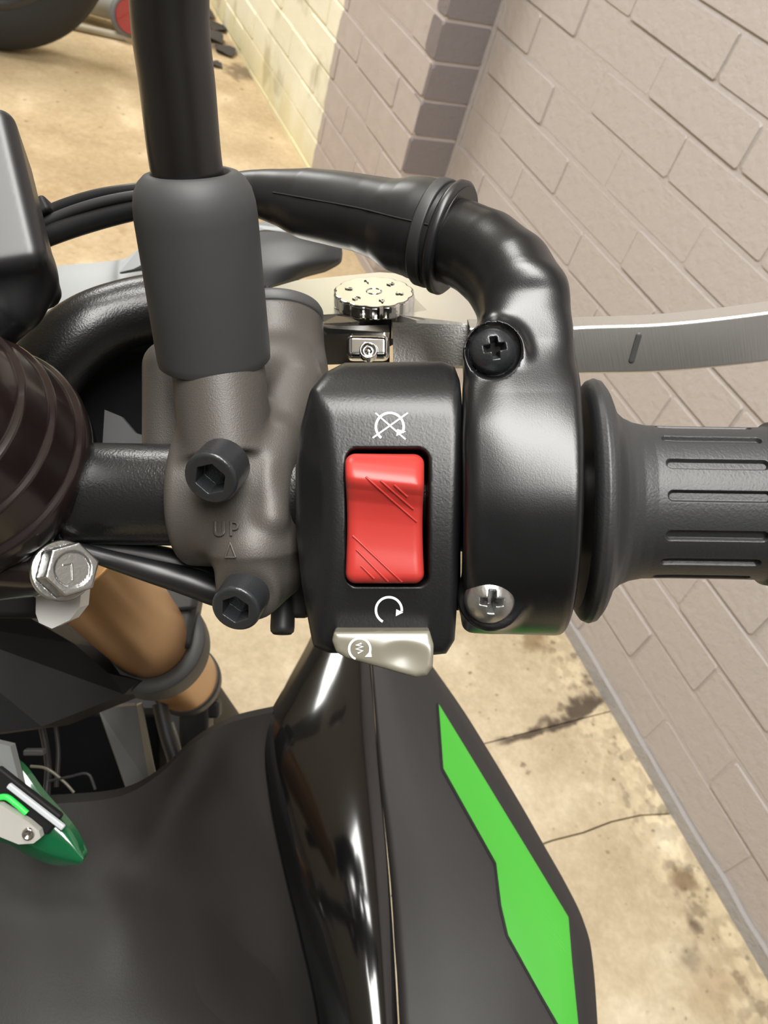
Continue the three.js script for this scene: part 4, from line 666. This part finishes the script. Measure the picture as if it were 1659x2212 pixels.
// ---------------------------------------------------------------- other things
function inBike(list) { const c = boxUV(plain(list)).clone(); c.applyMatrix4(BIKE_M); c.translate(BIKE_BASE.x, BIKE_BASE.y, BIKE_BASE.z); return c; }
{ // key in its green case above the tank
  const base = P(60, 1780, -1140).applyMatrix4(BIKE_M).add(BIKE_BASE); const k = thing('key_case', 'glossy green key case with a grey tongue and lit slot above the tank', 'key', base);
  const put = (name, list, m, parent, label) => { const g = inBike(list); g.translate(-base.x, -base.y, -base.z); return meshOf(name, g, m, parent, label); };
  const shell = put('case', [sheet([
    [[-120, 1600, -1220], [20, 1640, -1220], [90, 1720, -1210], [150, 1790, -1200], [178, 1840, -1200]],
    [[-120, 1670, -1180], [10, 1720, -1180], [80, 1770, -1175], [140, 1815, -1175], [180, 1855, -1180]],
    [[-120, 1760, -1180], [0, 1790, -1170], [60, 1820, -1170], [110, 1845, -1175], [172, 1866, -1185]],
    [[-120, 1830, -1230], [0, 1820, -1220], [55, 1845, -1220], [105, 1866, -1220], [150, 1872, -1220]]].map(rowP), 30, 24, 40)], mat(0.004, 0.10, 0.035, 0.2, { clearcoat: 0.7 }), k, 'glossy dark green shell');
  const Q = new THREE.Quaternion().setFromEuler(new THREE.Euler(0, 0, -0.66));
  put('face_plate', [boxAt(P(52, 1728, -1155), 290, 90, 30, { q: Q, r: 10 })], M.dark, k, 'black plate of the case');
  put('frosted_strip', [boxAt(P(78, 1742, -1130), 250, 20, 20, { q: Q, r: 6 })], mat(0.55, 0.58, 0.62, 0.7), k, 'pale frosted strip');
  put('lit_slot', [sweep([[-10, 1724, -1135], [14, 1722, -1130], [34, 1736, -1130], [58, 1757, -1130]].map(([a, b, z]) => P(a, b, z)), 11, { n: 20, seg: 12 })], mat(0.04, 0.75, 0.10, 0.4), k, 'bright green line in the slot');
  const tongue = put('tongue', [prism([[-60, 1735, -1105], [0, 1738, -1105], [60, 1775, -1105], [84, 1795, -1105], [88, 1810, -1105], [72, 1822, -1105], [40, 1824, -1105], [0, 1808, -1105], [-60, 1780, -1105]].map(([a, b, z]) => P(a, b, z)), V(0, 0, -30))], mat(0.42, 0.41, 0.38, 0.4), k, 'pale grey tongue with a small screw');
  put('screw', [latheAt(P(62, 1801, -1104), V(0.2, 0, 1), [[0, 4], [10, 5], [14, 10], [20, 10], [24, 0], [24, -6]], 32)], M.chrome, tongue);
  put('clip', [prism([[-30, 1600, -1180], [22, 1612, -1180], [44, 1700, -1160], [24, 1706, -1160], [-10, 1660, -1170]].map(([a, b, z]) => P(a, b, z)), V(0, 0, -40))], M.cowl, k);
}
{ // second motorcycle parked ahead: only the foot of its wheel shows
  const wx = 0.10, wz = -2.84, y0 = rise(wz); const t = thing('parked_motorcycle', 'black-tyred wheel of a second motorcycle parked ahead by the cream wall', 'motorcycle', V(wx, y0, wz));
  const yaw = 1.42, R = 0.345, K = R / 0.31; const grp = (g) => { g.scale(1, K, K); g.rotateY(yaw); g.translate(0, R, 0); return g; };
  const pr = [[0.205, -0.055], [0.225, -0.066], [0.262, -0.07], [0.292, -0.058], [0.306, -0.03], [0.31, 0], [0.306, 0.03], [0.292, 0.058], [0.262, 0.07], [0.225, 0.066], [0.205, 0.055]].map(([r, h]) => new THREE.Vector2(r, h));
  const tyre = new THREE.LatheGeometry(pr, 80); tyre.rotateZ(Math.PI / 2); const w = meshOf('tyre', grp(tyre), mat(0.017, 0.017, 0.017, 0.7), t, 'black rubber tyre');
  const rimG = new THREE.LatheGeometry([[0.19, -0.052], [0.212, -0.056], [0.208, -0.04], [0.195, 0], [0.208, 0.04], [0.212, 0.056], [0.19, 0.052]].map(([r, h]) => new THREE.Vector2(r, h)), 64); rimG.rotateZ(Math.PI / 2); meshOf('rim', grp(rimG), mat(0.03, 0.03, 0.032, 0.35), t);
  const marks = []; for (let k = 0; k < 16; k++) { const b = new THREE.BoxGeometry(0.006, 0.05, 0.01); b.translate(0.058, -0.225, 0); b.rotateX(k * Math.PI / 8 + 0.1); marks.push(b); } 
  marks.forEach((b) => meshOf('rim_mark', grp(b), mat(0.55, 0.53, 0.45, 0.5), t));
  const disc = new THREE.RingGeometry(0.10, 0.165, 48); const d2 = new THREE.ExtrudeGeometry((() => { const s = new THREE.Shape(); s.absarc(0, 0, 0.165, 0, Math.PI * 2); const h = new THREE.Path(); h.absarc(0, 0, 0.10, 0, Math.PI * 2); s.holes.push(h); return s; })(), { depth: 0.005, bevelEnabled: false, curveSegments: 32 }); d2.rotateY(Math.PI / 2); d2.translate(0.07, 0, 0); meshOf('brake_disc', grp(d2), M.alloy, t);
  for (let k = 0; k < 5; k++) { const s = new THREE.BoxGeometry(0.03, 0.20, 0.03); s.translate(0, 0.10, 0); s.rotateX(k * Math.PI * 0.4); meshOf('spoke', grp(s), M.cowl, t); }
  const leg = new THREE.CapsuleGeometry(0.026, 0.75, 4, 14); leg.rotateX(0.42); leg.translate(-0.09, 0.36, -0.17); meshOf('fork', grp(leg), M.cowl, t); const leg2 = leg.clone(); leg2.translate(0.16, 0, 0.1); meshOf('fork', leg2, M.cowl, t);
}
{ // red reflector on a bent pale pipe end lying by the far wall
  const p = V(0.532, 0, -3.03); p.y = rise(p.z); const t = thing('pipe_trolley', 'grey pipe with a round red reflector standing ahead near the cream wall', 'pipe', p);
  const l = new THREE.CylinderGeometry(0.05, 0.05, 0.03, 32); l.rotateX(Math.PI / 2 - 0.3); l.rotateY(0.2); l.translate(0, 0.075, 0); meshOf('reflector', l, mat(0.30, 0.012, 0.015, 0.2, { clearcoat: 0.8 }), t, 'round red reflector');
  const ringG = new THREE.TorusGeometry(0.053, 0.012, 10, 40); ringG.rotateX(-0.3); ringG.rotateY(0.2); ringG.translate(0, 0.075, -0.01); meshOf('reflector_ring', ringG, M.cowl, t);
  const pipe = new THREE.CylinderGeometry(0.05, 0.05, 0.9, 24); pipe.rotateZ(Math.PI / 2 - 0.0); pipe.rotateY(-0.35); pipe.translate(-0.42, 0.075, -0.24); meshOf('pipe', pipe, mat(0.42, 0.42, 0.38, 0.5), t);
  const rail = new THREE.CylinderGeometry(0.012, 0.012, 0.55, 12); rail.rotateZ(Math.PI / 2); rail.rotateY(-0.2); rail.translate(-0.28, 0.012, -0.05); meshOf('rail', rail, mat(0.4, 0.36, 0.28, 0.5), t);
}
{ // curled dead leaves at the foot of the cream wall
  const lr = rng(99); const lm = mat(0.06, 0.052, 0.045, 0.8);
  const where = ['nearest the corner', 'in the middle of the cluster', 'against the cream wall', 'lying apart on the concrete', 'furthest from the corner'];
  const sp = [[0.862, -3.05, 0.05], [0.84, -3.16, 0.055], [0.885, -3.26, 0.05], [0.80, -2.92, 0.028], [0.85, -3.38, 0.06]];
  sp.forEach(([x, z, s], i) => { const pos = [], idx = [], n = 10; for (let a = 0; a <= n; a++) for (let b = 0; b <= 6; b++) { const u = a / n, v = b / 6 * 2 - 1, w = Math.sin(u * Math.PI) * 0.5; pos.push((u - 0.5) * 2 * s, 0.006 + s * (0.55 * v * v * w + 0.3 * Math.pow(u - 0.5, 2)) + lr() * 0.004, v * w * s * 1.6); } for (let a = 0; a < n; a++) for (let b = 0; b < 6; b++) { const k = a * 7 + b; idx.push(k, k + 7, k + 1, k + 1, k + 7, k + 8); }
    const g = new THREE.BufferGeometry(); g.setAttribute('position', new THREE.Float32BufferAttribute(pos, 3)); g.setIndex(idx); g.computeVertexNormals(); const o = new THREE.Mesh(g, lm); o.name = i ? 'dead_leaf_00' + i : 'dead_leaf'; o.castShadow = o.receiveShadow = true; o.position.set(x, rise(z) - 0.004, z); o.rotation.y = lr() * 6; o.userData = { label: 'dark curled dead leaf at the cream wall foot, ' + where[i], category: 'leaf', group: 'dead leaves by the wall' }; scene.add(o); });
}
renderer.render(scene, camera);
